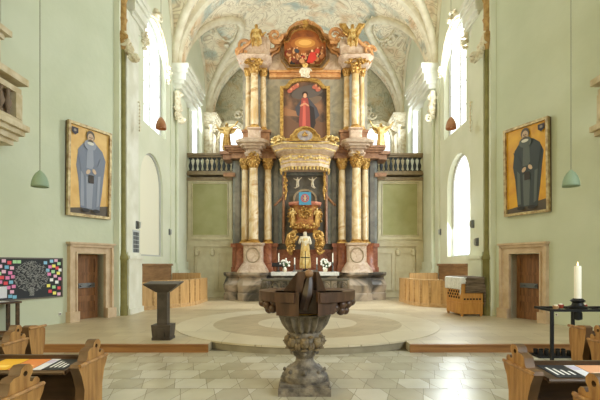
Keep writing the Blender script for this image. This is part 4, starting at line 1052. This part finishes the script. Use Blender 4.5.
# ================================================================= PORTRAITS on the slanted walls
def portrait(s, u0, u1, z0, z1, lab, flip, bg1, bg2, robec, robec2):
    fnn = SW(s); W = u1 - u0; lean = .02
    f3 = lambda u, z, d: fnn(u0 + u * W if s > 0 else u1 - u * W, z0 + z * (z1 - z0), d + .05 + lean * z * 2)
    fs = lambda u, z, d: f3(u, z, d)
    t = thing('portrait_painting', fnn((u0 + u1) / 2, z0, .03), lab, 'painting', 'full-length portraits')
    bm = nb(); b = .05
    prism(bm, rect(0, 1, 0, 1), fs, .0, .07, holes=[rect(b, 1 - b, b * .6, 1 - b * .6)])
    make('frame', bm, [mat('pale gilt frame', (206, 186, 138), .45, metal=.2, rgb2=(150, 120, 76), scale=8)], t)
    bm = nb(); prism(bm, rect(.005, .995, .003, .997), fs, -.06, .0); make('backing', bm, [flat((92, 74, 52))], t)
    gold = mat('ochre ground %d' % s, bg1, .5, rgb2=bg2, scale=3)
    R = flat(robec); R2 = flat(robec2); sk = flat((206, 176, 146)); hr = flat((96, 86, 78))
    L = [(gold, rect(b * .8, 1 - b * .8, b * .5, 1 - b * .5)),
         (flat((92, 80, 66)), [(b, b * .6), (1 - b, b * .6), (1 - b, .15), (b, .08)]),
         (R, [(.3, .1), (.74, .08), (.80, .3), (.84, .5), (.88, .66), (.80, .76), (.66, .82), (.5, .84), (.36, .81), (.24, .73), (.20, .55), (.25, .4)]),
         (R2, [(.44, .1), (.56, .1), (.6, .5), (.58, .74), (.5, .8), (.44, .74), (.42, .5)]),
         (R2, [(.30, .12), (.38, .12), (.36, .5), (.3, .6)]), (R2, [(.66, .12), (.72, .14), (.76, .5), (.7, .6)]),
         (R, [(.22, .72), (.3, .5), (.4, .44), (.56, .47), (.56, .54), (.42, .54), (.34, .66)]),
         (R, [(.84, .70), (.76, .48), (.62, .46), (.54, .5), (.58, .57), (.68, .58), (.74, .68)]),
         (sk, ell(.46, .50, .05, .025, rot=.3)), (sk, ell(.6, .515, .05, .025, rot=-.3)), (flat((60, 50, 44)), rect(.47, .59, .38, .47)),
         (R2, ell(.5, .80, .14, .06)), (hr, ell(.5, .895, .095, .062)), (sk, ell(.5, .875, .07, .052)), (hr, ell(.5, .838, .06, .022)), (flat((220, 216, 204)), ell(.5, .815, .08, .018)),
         (flat((70, 50, 44)), ell(.475, .88, .012, .006)), (flat((70, 50, 44)), ell(.525, .88, .012, .006)), (flat((176, 138, 112)), ell(.5, .868, .01, .018)),
         (flat((50, 46, 44)), ell(.4, .075, .09, .02)), (flat((50, 46, 44)), ell(.64, .075, .09, .02))]
    cx_ = .86 if flip else .14
    L += [(flat((60, 54, 62)), [(cx_ - .07, .94), (cx_ + .07, .94), (cx_ + .07, .89), (cx_, .86), (cx_ - .07, .89)]), (flat((150, 140, 130)), ell(cx_, .91, .03, .015))]
    painted('canvas', L, fs, t, d0=.005, step=.0025)
portrait(-1, U(108), U(64.5), 2.90, 5.32, 'gold-ground full-length portrait of a blue robed man paled by painted glare on the left wall', False, (232, 190, 112), (216, 168, 88), (122, 128, 144), (152, 156, 170))  # left robe colours lightened to paint in the glare
portrait(1, U(507), U(552), 2.96, 5.35, 'gold-ground full-length portrait of a dark robed man on the right wall', True, (232, 176, 40), (214, 150, 34), (62, 68, 70), (96, 102, 98))

# ================================================================= PINBOARD (left), table, socket
fnn = SW(-1); u0 = U(62)
pb = thing('pinboard', fnn(u0 + 1, .82, 0), 'dark pinboard covered with coloured notes around a written tree on the left wall', 'notice board')
fpb = lambda u, z, d: fnn(u0 + 2.1 - u, z, d)
bm = nb(); prism(bm, rect(0, 2.1, .82, 1.8), fpb, .0, .035, holes=[rect(.03, 2.07, .85, 1.77)]); make('frame', bm, [flat((110, 104, 96))], pb)
L = [(flat((44, 46, 52)), rect(.02, 2.08, .84, 1.78))]
r4 = random.Random(11)
wr = flat((150, 150, 148))
for i in range(620):
    a = r4.random() * 6.28; q = r4.random() ** .55
    u = 1.30 + .42 * q * math.cos(a); z = 1.36 + .36 * q * math.sin(a)
    if r4.random() < .12: u, z = 1.30 + r4.uniform(-.05, .05), r4.uniform(.9, 1.1)
    L.append((wr, ell(u, z, .024, .007, 5, r4.uniform(-1, 1))))
painted('writing_board', L, fpb, pb, d0=.006, step=.00004)
cols = [(240, 190, 214), (150, 200, 230), (250, 240, 120), (232, 80, 90), (180, 224, 170), (236, 140, 190), (245, 245, 245), (130, 190, 220)]
def note(u, z, w, h, c, i):
    bm = nb(); prism(bm, rect(u - w / 2, u + w / 2, z - h / 2, z + h / 2), fpb, .020 + i * .0006, .0208 + i * .0006)
    make('note', bm, [flat(c)], pb)
i = 0
for u, z in [(1.80, 1.72), (1.92, 1.74), (2.0, 1.66), (1.86, 1.6), (1.76, 1.58), (1.95, 1.55), (2.03, 1.5), (1.84, 1.46), (1.98, 1.42), (1.74, 1.40), (1.9, 1.35), (2.02, 1.28), (1.8, 1.26), (1.94, 1.2), (1.72, 1.12), (1.86, 1.08), (2.0, 1.05), (1.76, .98), (1.88, .93), (2.0, .9), (1.64, 1.68), (1.7, 1.5),
              (.66, 1.72), (.78, 1.68), (.9, 1.7), (.58, 1.6), (.72, 1.58), (.84, 1.56), (.66, 1.48), (.56, 1.44), (.8, 1.45), (.62, 1.35), (.74, 1.34), (.86, 1.36), (.58, 1.25), (.7, 1.22), (.82, 1.24), (.76, 1.12), (.84, 1.02), (.8, .92), (1.0, 1.7), (.4, 1.5), (.3, 1.3), (.4, 1.1), (.2, 1.6), (.15, 1.2), (.88, 1.14), (.9, .9)]:
    note(u, z, .09, .075, cols[r4.randrange(8)], i % 9); i += 1
note(.6, 1.02, .26, .26, (226, 226, 232), 1)
tb = thing('side_table', fnn(u0 + 1.55, 0, .3), 'dark narrow wooden table below the pinboard at the left edge', 'table')
fw = lambda u, z, d: fnn(u, z, d)
def fb3(bm, ua, ub, za, zb, da, db): prism(bm, rect(ua, ub, za, zb), fw, da, db)
bm = nb(); fb3(bm, u0 + 1.32, u0 + 2.9, .79, .83, .03, .45); make('table_top', bm, [M_pewd], tb)
for ua in (u0 + 1.36, u0 + 2.8):
    for da in (.06, .38):
        bm = nb(); fb3(bm, ua, ua + .06, PL, .79, da, da + .06); make('leg', bm, [M_pewd], tb)
for u, d, cc, lb in ((u0 + 1.5, .2, (226, 224, 216), 'white leaflet lying on the narrow table at left'), (u0 + 1.9, .25, (120, 110, 96), 'grey booklet lying on the narrow table at left')):
    bm = nb(); prism(bm, rect(u, u + .2, .83, .836), fw, d - .12, d + .1); make('leaflet', bm, [flat(cc)], label=lb, cat='leaflet')
for s, u in ((-1, U(59.5)), (1, U(557))):
    f_ = SW(s); bm = nb(); prism(bm, rect(u - .035, u + .035, .36, .43), f_, 0, .02); prism(bm, ell(u, .395, .022, .022), f_, .02, .024, 1)
    make('wall_socket', bm, [flat((232, 230, 224)), flat((120, 118, 112))], label='white wall socket beside the %s sandstone door frame' % ('left' if s < 0 else 'right'), cat='socket')

# hymn number board, wall brackets
bm = nb()
for i in range(7):
    for j in range(2): box(bm, -5.255 + .0, -5.235, 13.28 + j * .22, 13.46 + j * .22, 1.75 + i * .13, 1.86 + i * .13, 1)
box(bm, -5.27, -5.25, 13.24, 13.76, 1.7, 2.7, 0)
make('hymn_board', bm, [flat((196, 200, 200)), flat((104, 108, 110))], label='grey hymn number board mounted on the left choir pilaster', cat='hymn board')
for s, lst in ((-1, ((138, 225, 13.55), (170.5, 232, 17.1))), (1, ((475.5, 224, 13.55), (441.5, 232, 17.1), (480, 242, 13.2)))):
    for px, py, Y in lst:
        z = EYE + (HY - py) * Y / F; xw = 5.23 if Y < 13.8 else (5.35)
        bm = nb(); box(bm, *sorted((s * (xw + .03), s * (xw - .02))), Y - .07, Y + .07, z - .12, z + .12, 0); lathe(bm, s * (xw - .07), Y, [(.02, z - .1), (.035, z - .05), (.035, z + .08), (.02, z + .1)], 8, 1)
        tube(bm, [(s * (xw), Y, z), (s * (xw - .08), Y, z)], .015)
        make('wall_lamp', bm, [M_steel, mat('pale fitting', (176, 176, 168), .5)], label='small grey wall fitting %s' % {138: 'above the hymn number board', 170.5: 'on the left pier edge beyond the niche', 475.5: 'right of the bright lower window', 441.5: 'left of the bright lower window', 480: 'lowest, near the right choir corner'}[px], cat='wall lamp', group='wall fittings')

# ================================================================= STUCCO VOLUTES by the arch corners (hanging consoles) and pier ornaments
for s, nm in ((-1, 'left'), (1, 'right')):
    bm = nb(); z = 8.05; X = s * 5.15
    spiral(bm, (s * 5.3, 12.62, 8.18), .17, 1.6, .06, flip=s); spiral(bm, (s * 5.0, 12.72, 7.72), .14, 1.4, .055, flip=-s, a0=PI)
    tube(bm, [(s * 5.32, 12.7, 8.5), (s * 5.24, 12.7, 8.2), (s * 5.14, 12.74, 7.95), (s * 5.0, 12.74, 7.66)], [.08, .1, .1, .05], 8)
    foliage(bm, (s * 5.16, 12.74, 7.95), (.12, .12, .2), 44, .06, rnd=rr); foliage(bm, (s * 4.96, 12.74, 7.64), (.12, .1, .08), 22, .055, rnd=rr)
    make('stucco_volute', bm, [M_stucco], label='curling stucco volute bracket high on the %s choir arch corner' % nm, cat='ornament', group='stucco volutes')
    bm = nb(); Y = 17.5
    tube(bm, [(s * 5.15, Y, 8.6), (s * 5.12, Y, 8.0), (s * 5.1, Y, 7.5)], [.12, .14, .04], 8)
    foliage(bm, (s * 5.12, Y, 7.9), (.12, .14, .45), 70, .09, rnd=rr); spiral(bm, (s * 5.0, Y, 7.5), .17, 1.4, .07, flip=s); spiral(bm, (s * 5.1, Y, 8.4), .16, 1.4, .07, flip=-s)
    make('stucco_pendant', bm, [M_stucco], label='hanging stucco flower pendant below the %s pier capital' % nm, cat='ornament', group='pier pendants')
    bm = nb()
    for i in range(9): ball(bm, (s * 5.2, 13.65, 5.85 + i * .11), .035, (1, 1, 1), 1)
    tube(bm, [(s * 5.2, 13.65, 5.8), (s * 5.2, 13.65, 6.75)], .012, 5); box(bm, *sorted((s * 5.27, s * 5.19)), 13.63, 13.67, 6.72, 6.76)
    make('bead_garland', bm, [M_stucco], label='thin beaded garland hanging on the %s white choir pilaster' % nm, cat='ornament', group='bead garlands')
    bm = nb(); foliage(bm, (s * 3.4, 24.35, 10.1), (.35, .08, .45), 60, .1, rnd=rr); spiral(bm, (s * 3.1, 24.35, 10.0), .25, 1.3, .07, flip=s); spiral(bm, (s * 3.75, 24.35, 10.0), .25, 1.3, .07, flip=-s)
    make('stucco_crest', bm, [M_stucco], label='stucco crest above the far arched window beside the altar, %s side' % nm, cat='ornament', group='window crests')

# ================================================================= PENDANT LAMPS
def pendant(px, py_top, py_bot, Y, m, lab, wide, ztop, grp, inside=None):
    s_ = F / Y; x = (px - CX) / s_; z0 = EYE + (HY - py_bot) / s_; z1 = EYE + (HY - py_top) / s_; r = wide / 2 / s_; H = z1 - z0
    t = thing('pendant_lamp', (x, Y, z0), lab, 'lamp', grp)
    bm = nb()
    prof = [(r, z0), (r * 1.0, z0 + .12 * H), (r * .93, z0 + .35 * H), (r * .76, z0 + .6 * H), (r * .5, z0 + .82 * H), (r * .22, z0 + .95 * H), (.02, z1)]
    lathe(bm, x, Y, prof + [(.001, z1)] , 24)
    bm.faces.ensure_lookup_table()
    bot = [f for f in bm.faces if all(abs(v.co.z - z0) < 1e-5 for v in f.verts)]
    bmesh.ops.delete(bm, geom=bot, context='FACES_ONLY')
    sh = make('lamp_shade', bm, [m], t)
    md = sh.modifiers.new('thick', 'SOLIDIFY'); md.thickness = .008; md.offset = -1
    bm = nb(); lathe(bm, x, Y, [(.02, z0 + .5 * H), (.045, z0 + .3 * H), (.04, z0 + .18 * H), (.01, z0 + .12 * H)], 12); tube(bm, [(x, Y, z0 + .5 * H), (x, Y, z1)], .02)
    make('bulb', bm, [mat('bulb', (250, 236, 200), .4, emit=(255, 226, 170), es=1.5)], t)
    bm = nb(); tube(bm, [(x, Y, z1), (x, Y, ztop)], .008, 6); make('cord', bm, [M_cord], t)
pendant(161, 117, 129, 13.4, M_copper, 'copper bell pendant lamp hanging before the left upper choir window', 10.5, vz(4.446, 13.4) - .1, 'copper pendant lamps')
pendant(451, 117, 129, 13.4, M_copper, 'copper bell pendant lamp hanging before the right upper choir window', 10.5, vz(4.5, 13.4) - .1, 'copper pendant lamps')
pendant(40, 170.5, 187, 8.3, M_lampg, 'grey green bell pendant lamp hanging left of the left portrait', 16, 13.6, 'green pendant lamps')
pendant(571, 170, 186.5, 8.3, M_lampg, 'grey green bell pendant lamp hanging right of the right portrait', 16, 13.6, 'green pendant lamps')

# ================================================================= NAVE GALLERY ENDS
def gallery(s, X, lab):
    t = thing('gallery', (s * X, 9.0, 4.3), lab, 'gallery', 'nave galleries')
    Y0, Y1 = 5.5, 9.5
    def gx(bm, a, b, y1, z0, z1, mi=0): lo, hi = sorted((s * (X + a), s * (X + b))); box(bm, lo, hi, Y0, y1, z0, z1, mi)
    bm = nb(); gx(bm, .26, 2.0, Y1 - .15, 4.2, 4.3); gx(bm, .18, 2.0, Y1 - .1, 4.3, 4.42); gx(bm, .08, 2, Y1 - .04, 4.42, 4.52); gx(bm, 0, 2, Y1, 4.52, 4.64); gx(bm, .12, 2, Y1 - .06, 4.64, 4.76); make('floor_cornice', bm, [M_galwood], t)
    bm = nb(); gx(bm, .12, .32, Y1 - .1, 5.3, 5.42); gx(bm, .02, .4, Y1, 5.52, 5.66); gx(bm, .08, .4, Y1 - .05, 5.56, 5.66); make('parapet_rail', bm, [M_galwood], t)
    bm = nb(); gx(bm, .3, .34, Y1 - .22, 4.76, 5.3); make('parapet_panel', bm, [M_galbrown], t)
    y = Y1 - .2
    j = 0
    while y > 7.0:
        bm = nb(); x = s * (X + .2)
        if j % 4 == 0: boxc(bm, x, y, 4.76, .2, .2, .54)
        else: lathe(bm, x, y, [(.05, 4.76), (.05, 4.82), (.03, 4.86), (.085, 5.02), (.04, 5.15), (.03, 5.22), (.06, 5.3)], 10)
        make('post' if j % 4 == 0 else 'baluster', bm, [M_galwood if j % 4 == 0 else M_galbrown], t); y -= .22; j += 1
    bm = nb(); box(bm, *sorted((s * (X + .4), s * (X + .55))), 9.0, 9.15, 5.5, 7.3); make('pillar', bm, [M_galwood], t)
    bm = nb(); gx(bm, .35, 2, Y1 - .3, 6.4, 6.5); gx(bm, .25, 2, Y1 - .2, 6.5, 6.62); gx(bm, .4, 2, Y1 - .35, 6.62, 7.6); make('upper_cornice', bm, [M_galwood], t)
gallery(-1, 6.02, 'cream painted wooden gallery end with balustrade at the upper left edge')
gallery(1, 6.22, 'cream painted wooden gallery cornice at the upper right edge')

# ================================================================= PEWS
PROF = [(.03, 0), (.42, 0), (.405, .3), (.38, .45), (.385, .6), (.42, .72), (.46, .77), (.475, .80), (.475, .825), (.42, .84), (.425, .87), (.40, .895), (.365, .895), (.345, .875), (.32, .885), (.325, .91), (.35, .935), (.35, .97), (.32, .997), (.27, 1.0), (.235, .98), (.22, .945), (.165, .94), (.13, .92), (.12, .88), (.10, .85), (0, .845), (-.02, .82), (.03, .74), (.075, .62), (.06, .5), (.02, .38), (.0, .25)]
PLAIN = [(.03, 0), (.42, 0), (.405, .3), (.38, .45), (.39, .6), (.45, .74), (.46, .86), (.45, .90), (.35, .93), (.2, .955), (.05, .965), (-.02, .95), (-.01, .88), (.03, .74), (.075, .62), (.06, .5), (.02, .38), (.0, .25)]
def board(bm, prof, fe, d0, d1, holes=()):
    """profile board with honey faces and darker edges."""
    n0 = len(bm.faces); prism(bm, prof, fe, d0, d1, 0, holes=holes)
    bm.normal_update(); bm.faces.ensure_lookup_table()
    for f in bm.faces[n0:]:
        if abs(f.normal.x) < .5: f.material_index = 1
def pew(x_aisle, y0, s, length, lab, grp, seat=True, ledge=True, h=1.0, k=1.0, plain=False):
    """x_aisle = outer face of the aisle-side end panel, s = side (-1 left block), k = depth factor."""
    t = thing('pew', (x_aisle, y0, 0), lab, 'pew', grp)
    fe = lambda u, z, d: Vector((x_aisle + s * d, y0 + u * k, z * h))
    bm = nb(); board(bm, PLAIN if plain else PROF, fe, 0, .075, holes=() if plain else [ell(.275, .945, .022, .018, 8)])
    ep = make('end_panel', bm, [M_pew, mat('dark pew edge', (120, 88, 56), .45, rgb2=(92, 66, 40), scale=5)], t)  # edges a darker tone than the panel faces
    bm = nb(); tube(bm, [fe(-.01 + .47 * q / 6, .832 if not plain else .93, -.004) for q in range(7)], .016, 6)
    make('carved_moulding', bm, [M_pew], ep)
    e2 = x_aisle + s * length
    lo, hi = sorted((x_aisle + s * .075, e2))
    bm = nb(); box(bm, lo, hi, y0 + .2, y0 + .24, .08, .8 * h)
    n = max(1, int((hi - lo) / .7))
    for i in range(n + 1):
        x = lo + (hi - lo - .08) * i / n; box(bm, x, x + .08, y0 + .17, y0 + .2, .08, .8 * h)
    box(bm, lo, hi, y0 + .17, y0 + .2, .08, .2); box(bm, lo, hi, y0 + .16, y0 + .2, .70 * h, .8 * h)
    make('back_board', bm, [M_pewd], t)
    if ledge:
        bm = nb(); hexa(bm, [(lo, y0 - .08, .79 * h), (hi, y0 - .08, .79 * h), (hi, y0 + .27, .815 * h), (lo, y0 + .27, .815 * h)], [(lo, y0 - .08, .815 * h), (hi, y0 - .08, .815 * h), (hi, y0 + .27, .84 * h), (lo, y0 + .27, .84 * h)])
        tube(bm, [(lo, y0 - .075, .80 * h), (hi, y0 - .075, .80 * h)], .018, 8); box(bm, lo, hi, y0 + .25, y0 + .28, .82 * h, .87 * h)
        make('book_ledge', bm, [M_pewd], t)
    if seat:
        bm = nb(); box(bm, lo, hi, y0 + .24, y0 + .62, .42, .46); make('seat', bm, [M_pew], t)
        bm = nb(); box(bm, x_aisle + s * .01 if s > 0 else x_aisle - .075, x_aisle + .075 if s > 0 else x_aisle - .01, y0 + .36, y0 + .66, 0, .44); make('seat_bracket', bm, [M_pew], t)
    bm = nb(); box(bm, *sorted((e2, e2 - s * .06)), y0 + .02, y0 + .4, 0, .84 * h); make('wall_end', bm, [M_pew], t)
    return t
pew(-1.80, 3.47, -1, 3.0, 'front left pew with papers on its dark book ledge', 'pews', seat=False)
pew(-1.80, 2.52, -1, 3.0, 'nearest left pew, only its scrolled end in the bottom left corner', 'pews', seat=False, ledge=False)
pew(1.70, 3.24, 1, 3.0, 'front right pew with leaflets on its dark book ledge', 'pews', seat=False)
pew(1.70, 2.28, 1, 3.0, 'nearest right pew, just its scrolled end in the bottom right corner', 'pews', seat=False, ledge=False)
pew(-3.05, 4.80, -1, 2.6, 'plain-topped side pew at left, nearest the platform', 'pews', seat=False, k=.65, plain=True)
pew(-3.05, 4.38, -1, 2.4, 'scroll-topped side pew at far left, behind the plain-topped one', 'pews', seat=False, k=.85)
pew(3.10, 4.80, 1, 2.6, 'plain-topped side pew below the candle stand, nearest the platform', 'pews', seat=False, k=.65, plain=True)
pew(3.10, 4.36, 1, 2.4, 'scroll-topped side pew at far right, behind the plain-topped one', 'pews', seat=False, k=.85)

# papers on the ledges
def leaflet(x0, x1, y0, layers, lab, cat='leaflet', base=(240, 240, 240)):
    """lies on a ledge whose top goes from z .815 (y0-.08) to .84 (y0+.27)."""
    def zf(y): return .8155 + (y - (y0 - .08)) / .35 * .025
    fl_ = lambda u, v, d: Vector((x0 + (x1 - x0) * u, y0 - .06 + .29 * v, zf(y0 - .06 + .29 * v) + d))
    bm = nb(); ms = [flat(base)]; prism(bm, rect(0, 1, 0, 1), fl_, 0, .003, 0)
    for c, r in layers:
        ms.append(flat(c)); prism(bm, rect(*r), fl_, .003, .0036, len(ms) - 1)
    make('leaflet', bm, ms, label=lab, cat=cat, group='leaflets on the pew ledges')
BARS = [((240, 240, 240), (.16 + .2 * i, .24 + .2 * i, .2, .8 - .1 * i)) for i in range(4)]
Y0 = 3.47
leaflet(-2.07, -1.90, Y0, BARS, 'black leaflet with white bars on the front left pew ledge', base=(34, 36, 44))
leaflet(-2.15, -2.08, Y0, [((200, 190, 220), (.1, .9, .6, .9))], 'narrow white and lilac leaflet on the front left pew ledge', base=(226, 226, 236))
leaflet(-2.34, -2.16, Y0, [((240, 190, 130), (.1, .8, .2, .4))], 'orange leaflet on the front left pew ledge', base=(222, 136, 72))
leaflet(-2.55, -2.35, Y0, [((250, 214, 110), (.1, .8, .2, .4))], 'yellow leaflet at the far left of the front left pew ledge', base=(232, 178, 50))
Y0 = 3.24
leaflet(1.85, 2.06, Y0, BARS, 'black leaflet with white bars on the front right pew ledge', base=(34, 36, 44))
leaflet(2.07, 2.15, Y0, [((200, 190, 220), (.1, .9, .6, .9))], 'narrow white and lilac leaflet on the front right pew ledge', base=(226, 226, 236))
leaflet(2.16, 2.4, Y0, [((250, 214, 190), (.1, .8, .2, .4))], 'pale orange leaflet at the far right of the front right pew ledge', base=(232, 170, 130))

# ================================================================= CANDLE STAND (right)
cs = thing('candle_stand', (4.6, 7.3, 0), 'black iron votive candle stand by the right end of the step', 'candle stand')
xa, xb, ya, yb = 4.04, 5.3, 7.1, 7.6; zt = .9
for x, y in ((xa, ya), (xb, ya), (xa + .65, yb), (xb, yb)):
    bm = nb(); boxc(bm, x, y, 0, .045, .045, zt); make('leg', bm, [M_iron], cs)
bm = nb(); box(bm, xa - .02, xb + .02, ya - .02, ya + .02, zt - .03, zt + .01); box(bm, xa - .02, xb, yb - .02, yb + .02, zt - .03, zt + .01); box(bm, xa - .02, xa + .02, ya, yb, zt - .03, zt + .01)
for i in range(5): box(bm, xa + .2 + i * .22, xa + .22 + i * .22, ya, yb, zt - .02, zt)
make('top_frame', bm, [M_iron], cs)
bm = nb(); PX, PY = 4.6, 7.32; zc = zt
lathe(bm, PX, PY, [(.14, zc), (.16, zc + .03), (.1, zc + .05), (.08, zc + .1), (.12, zc + .13), (.07, zc + .17)], 16); lathe(bm, PX, PY, [(.02, .7), (.07, .72), (.07, .82), (.03, zc)], 10); make('candle_socket', bm, [M_iron], cs)
pc = thing('paschal_candle', (PX, PY, zc + .15), 'large lit white candle on the black iron candle stand', 'candle')
bm = nb(); lathe(bm, PX, PY, [(.055, zc + .17), (.055, zc + .70), (.045, zc + .72), (.02, zc + .715)], 20); make('wax', bm, [M_wax], pc)
bm = nb(); lathe(bm, PX, PY, [(.003, zc + .71), (.012, zc + .735), (.008, zc + .76), (.001, zc + .79)], 10); make('flame', bm, [M_flame], pc)
for i in range(6):
    x = xa + .12 + i * .2; y = ya + .1 + (i % 2) * .2
    if abs(x - PX) < .12: continue
    bm = nb(); lathe(bm, x, y, [(.035, zt + .0), (.05, zt + .05), (.045, zt + .06)], 12, 0); lathe(bm, x, y, [(.03, zt + .05), (.03, zt + .075)], 10, 1)
    make('votive_candle', bm, [flat((150, 60, 40)) if i % 2 else flat((190, 150, 110)), M_wax], label=('tan votive cup nearest the left post of the candle stand', 'red votive cup just left of the large white candle', '', 'red votive cup just right of the large white candle', 'tan votive cup, second right of the large white candle', 'red votive cup, third right of the large white candle')[i], cat='candle', group='votive cups')
bt = thing('candle_tray', (4.35, 7.7, 0), 'low black tray of small dark candle cups on the floor behind the stand', 'tray')
bm = nb(); box(bm, 4.1, 4.75, 7.6, 7.95, .0, .03); make('tray_base', bm, [M_iron], bt)
for i in range(6):
    for j in range(2):
        x = 4.17 + i * .1; y = 7.68 + j * .17
        bm = nb(); lathe(bm, x, y, [(.035, .03), (.04, .12), (.03, .12), (.028, .05)], 10); make('candle_cup', bm, [M_iron], bt)

# ================================================================= LIGHT
def area(name, loc, tgt, sx, sy, power, col, spread=PI):
    l = bpy.data.lights.new(name, 'AREA'); l.shape = 'RECTANGLE'; l.size = sx; l.size_y = sy; l.energy = power; l.color = col; l.spread = spread
    o = bpy.data.objects.new(name, l); C.objects.link(o); o.location = loc
    o.rotation_euler = (Vector(tgt) - Vector(loc)).to_track_quat('-Z', 'Y').to_euler(); o.visible_camera = False
def spot(name, loc, tgt, power, col, ang=50, rad=.1):
    l = bpy.data.lights.new(name, 'SPOT'); l.energy = power; l.color = col; l.spot_size = math.radians(ang); l.spot_blend = .7; l.shadow_soft_size = rad
    o = bpy.data.objects.new(name, l); C.objects.link(o); o.location = loc
    o.rotation_euler = (Vector(tgt) - Vector(loc)).to_track_quat('-Z', 'Y').to_euler()
DAY = (.84, .94, 1.0); WARM = (1.0, .82, .56); HONEY = (1.0, .74, .28)
for s in (-1, 1):
    area('daylight_upper', (s * 5.3, 15.55, 8.2), (0, 15.6, 9.0), 2.1, 3.4, 400 if s > 0 else 190, DAY)
    area('daylight_gallery', (s * 5.3, 21.5, 8.0), (0, 20.5, 11.5), 2.0, 3.2, 150, DAY)
    for c in (-4.2, -.6, 3.0):
        area('daylight_nave', (s * 7.7, c, 5.8), (0, c + 4, 4.0), 1.5, 4.6, 350 if s > 0 else 175, DAY if s > 0 else HONEY)
area('daylight_lower', (5.3, 15.2, 3.6), (0, 14.5, .5), 2.0, 2.8, 260, DAY)
for s in (-1, 1): spot('window_beam', (s * 5.2, 15.5, 7.6), (-s * 2.5, 16.1, .15), 2600, (1, .97, .9), 22, .25)
for s in (-1, 1):
    area('daylight_apse', (s * 4.15, 24.4, 8.0), (s * 2, 20, 11), 1.3, 2.2, 60, DAY)
    spot('altar_spot', (s * 4.4, 13.4, 8.6), (s * .6, 18.6, 9), 300, WARM, 60)
    spot('altar_spot_low', (s * 4.2, 13.2, 5.2), (s * .5, 18.6, 4.0), 170, WARM, 60)
wd = bpy.data.worlds.new('World'); bpy.context.scene.world = wd; wd.use_nodes = True
wd.node_tree.nodes['Background'].inputs[0].default_value = (.85, .92, 1, 1); wd.node_tree.nodes['Background'].inputs[1].default_value = 1.0

# ================================================================= CAMERA
cam = bpy.data.cameras.new('Camera'); co = bpy.data.objects.new('Camera', cam); C.objects.link(co)
co.location = (0, 0, EYE); co.rotation_euler = (PI / 2, 0, 0)
cam.sensor_width = 36; cam.lens = 36 * F / 600; cam.shift_x = -5 / 600; cam.shift_y = 64 / 600; cam.clip_end = 200
S = bpy.context.scene; S.camera = co
S.view_settings.view_transform = 'Standard'; S.view_settings.look = 'None'; S.view_settings.gamma = 1; S.view_settings.exposure = -0.05
S.view_settings.use_curve_mapping = False
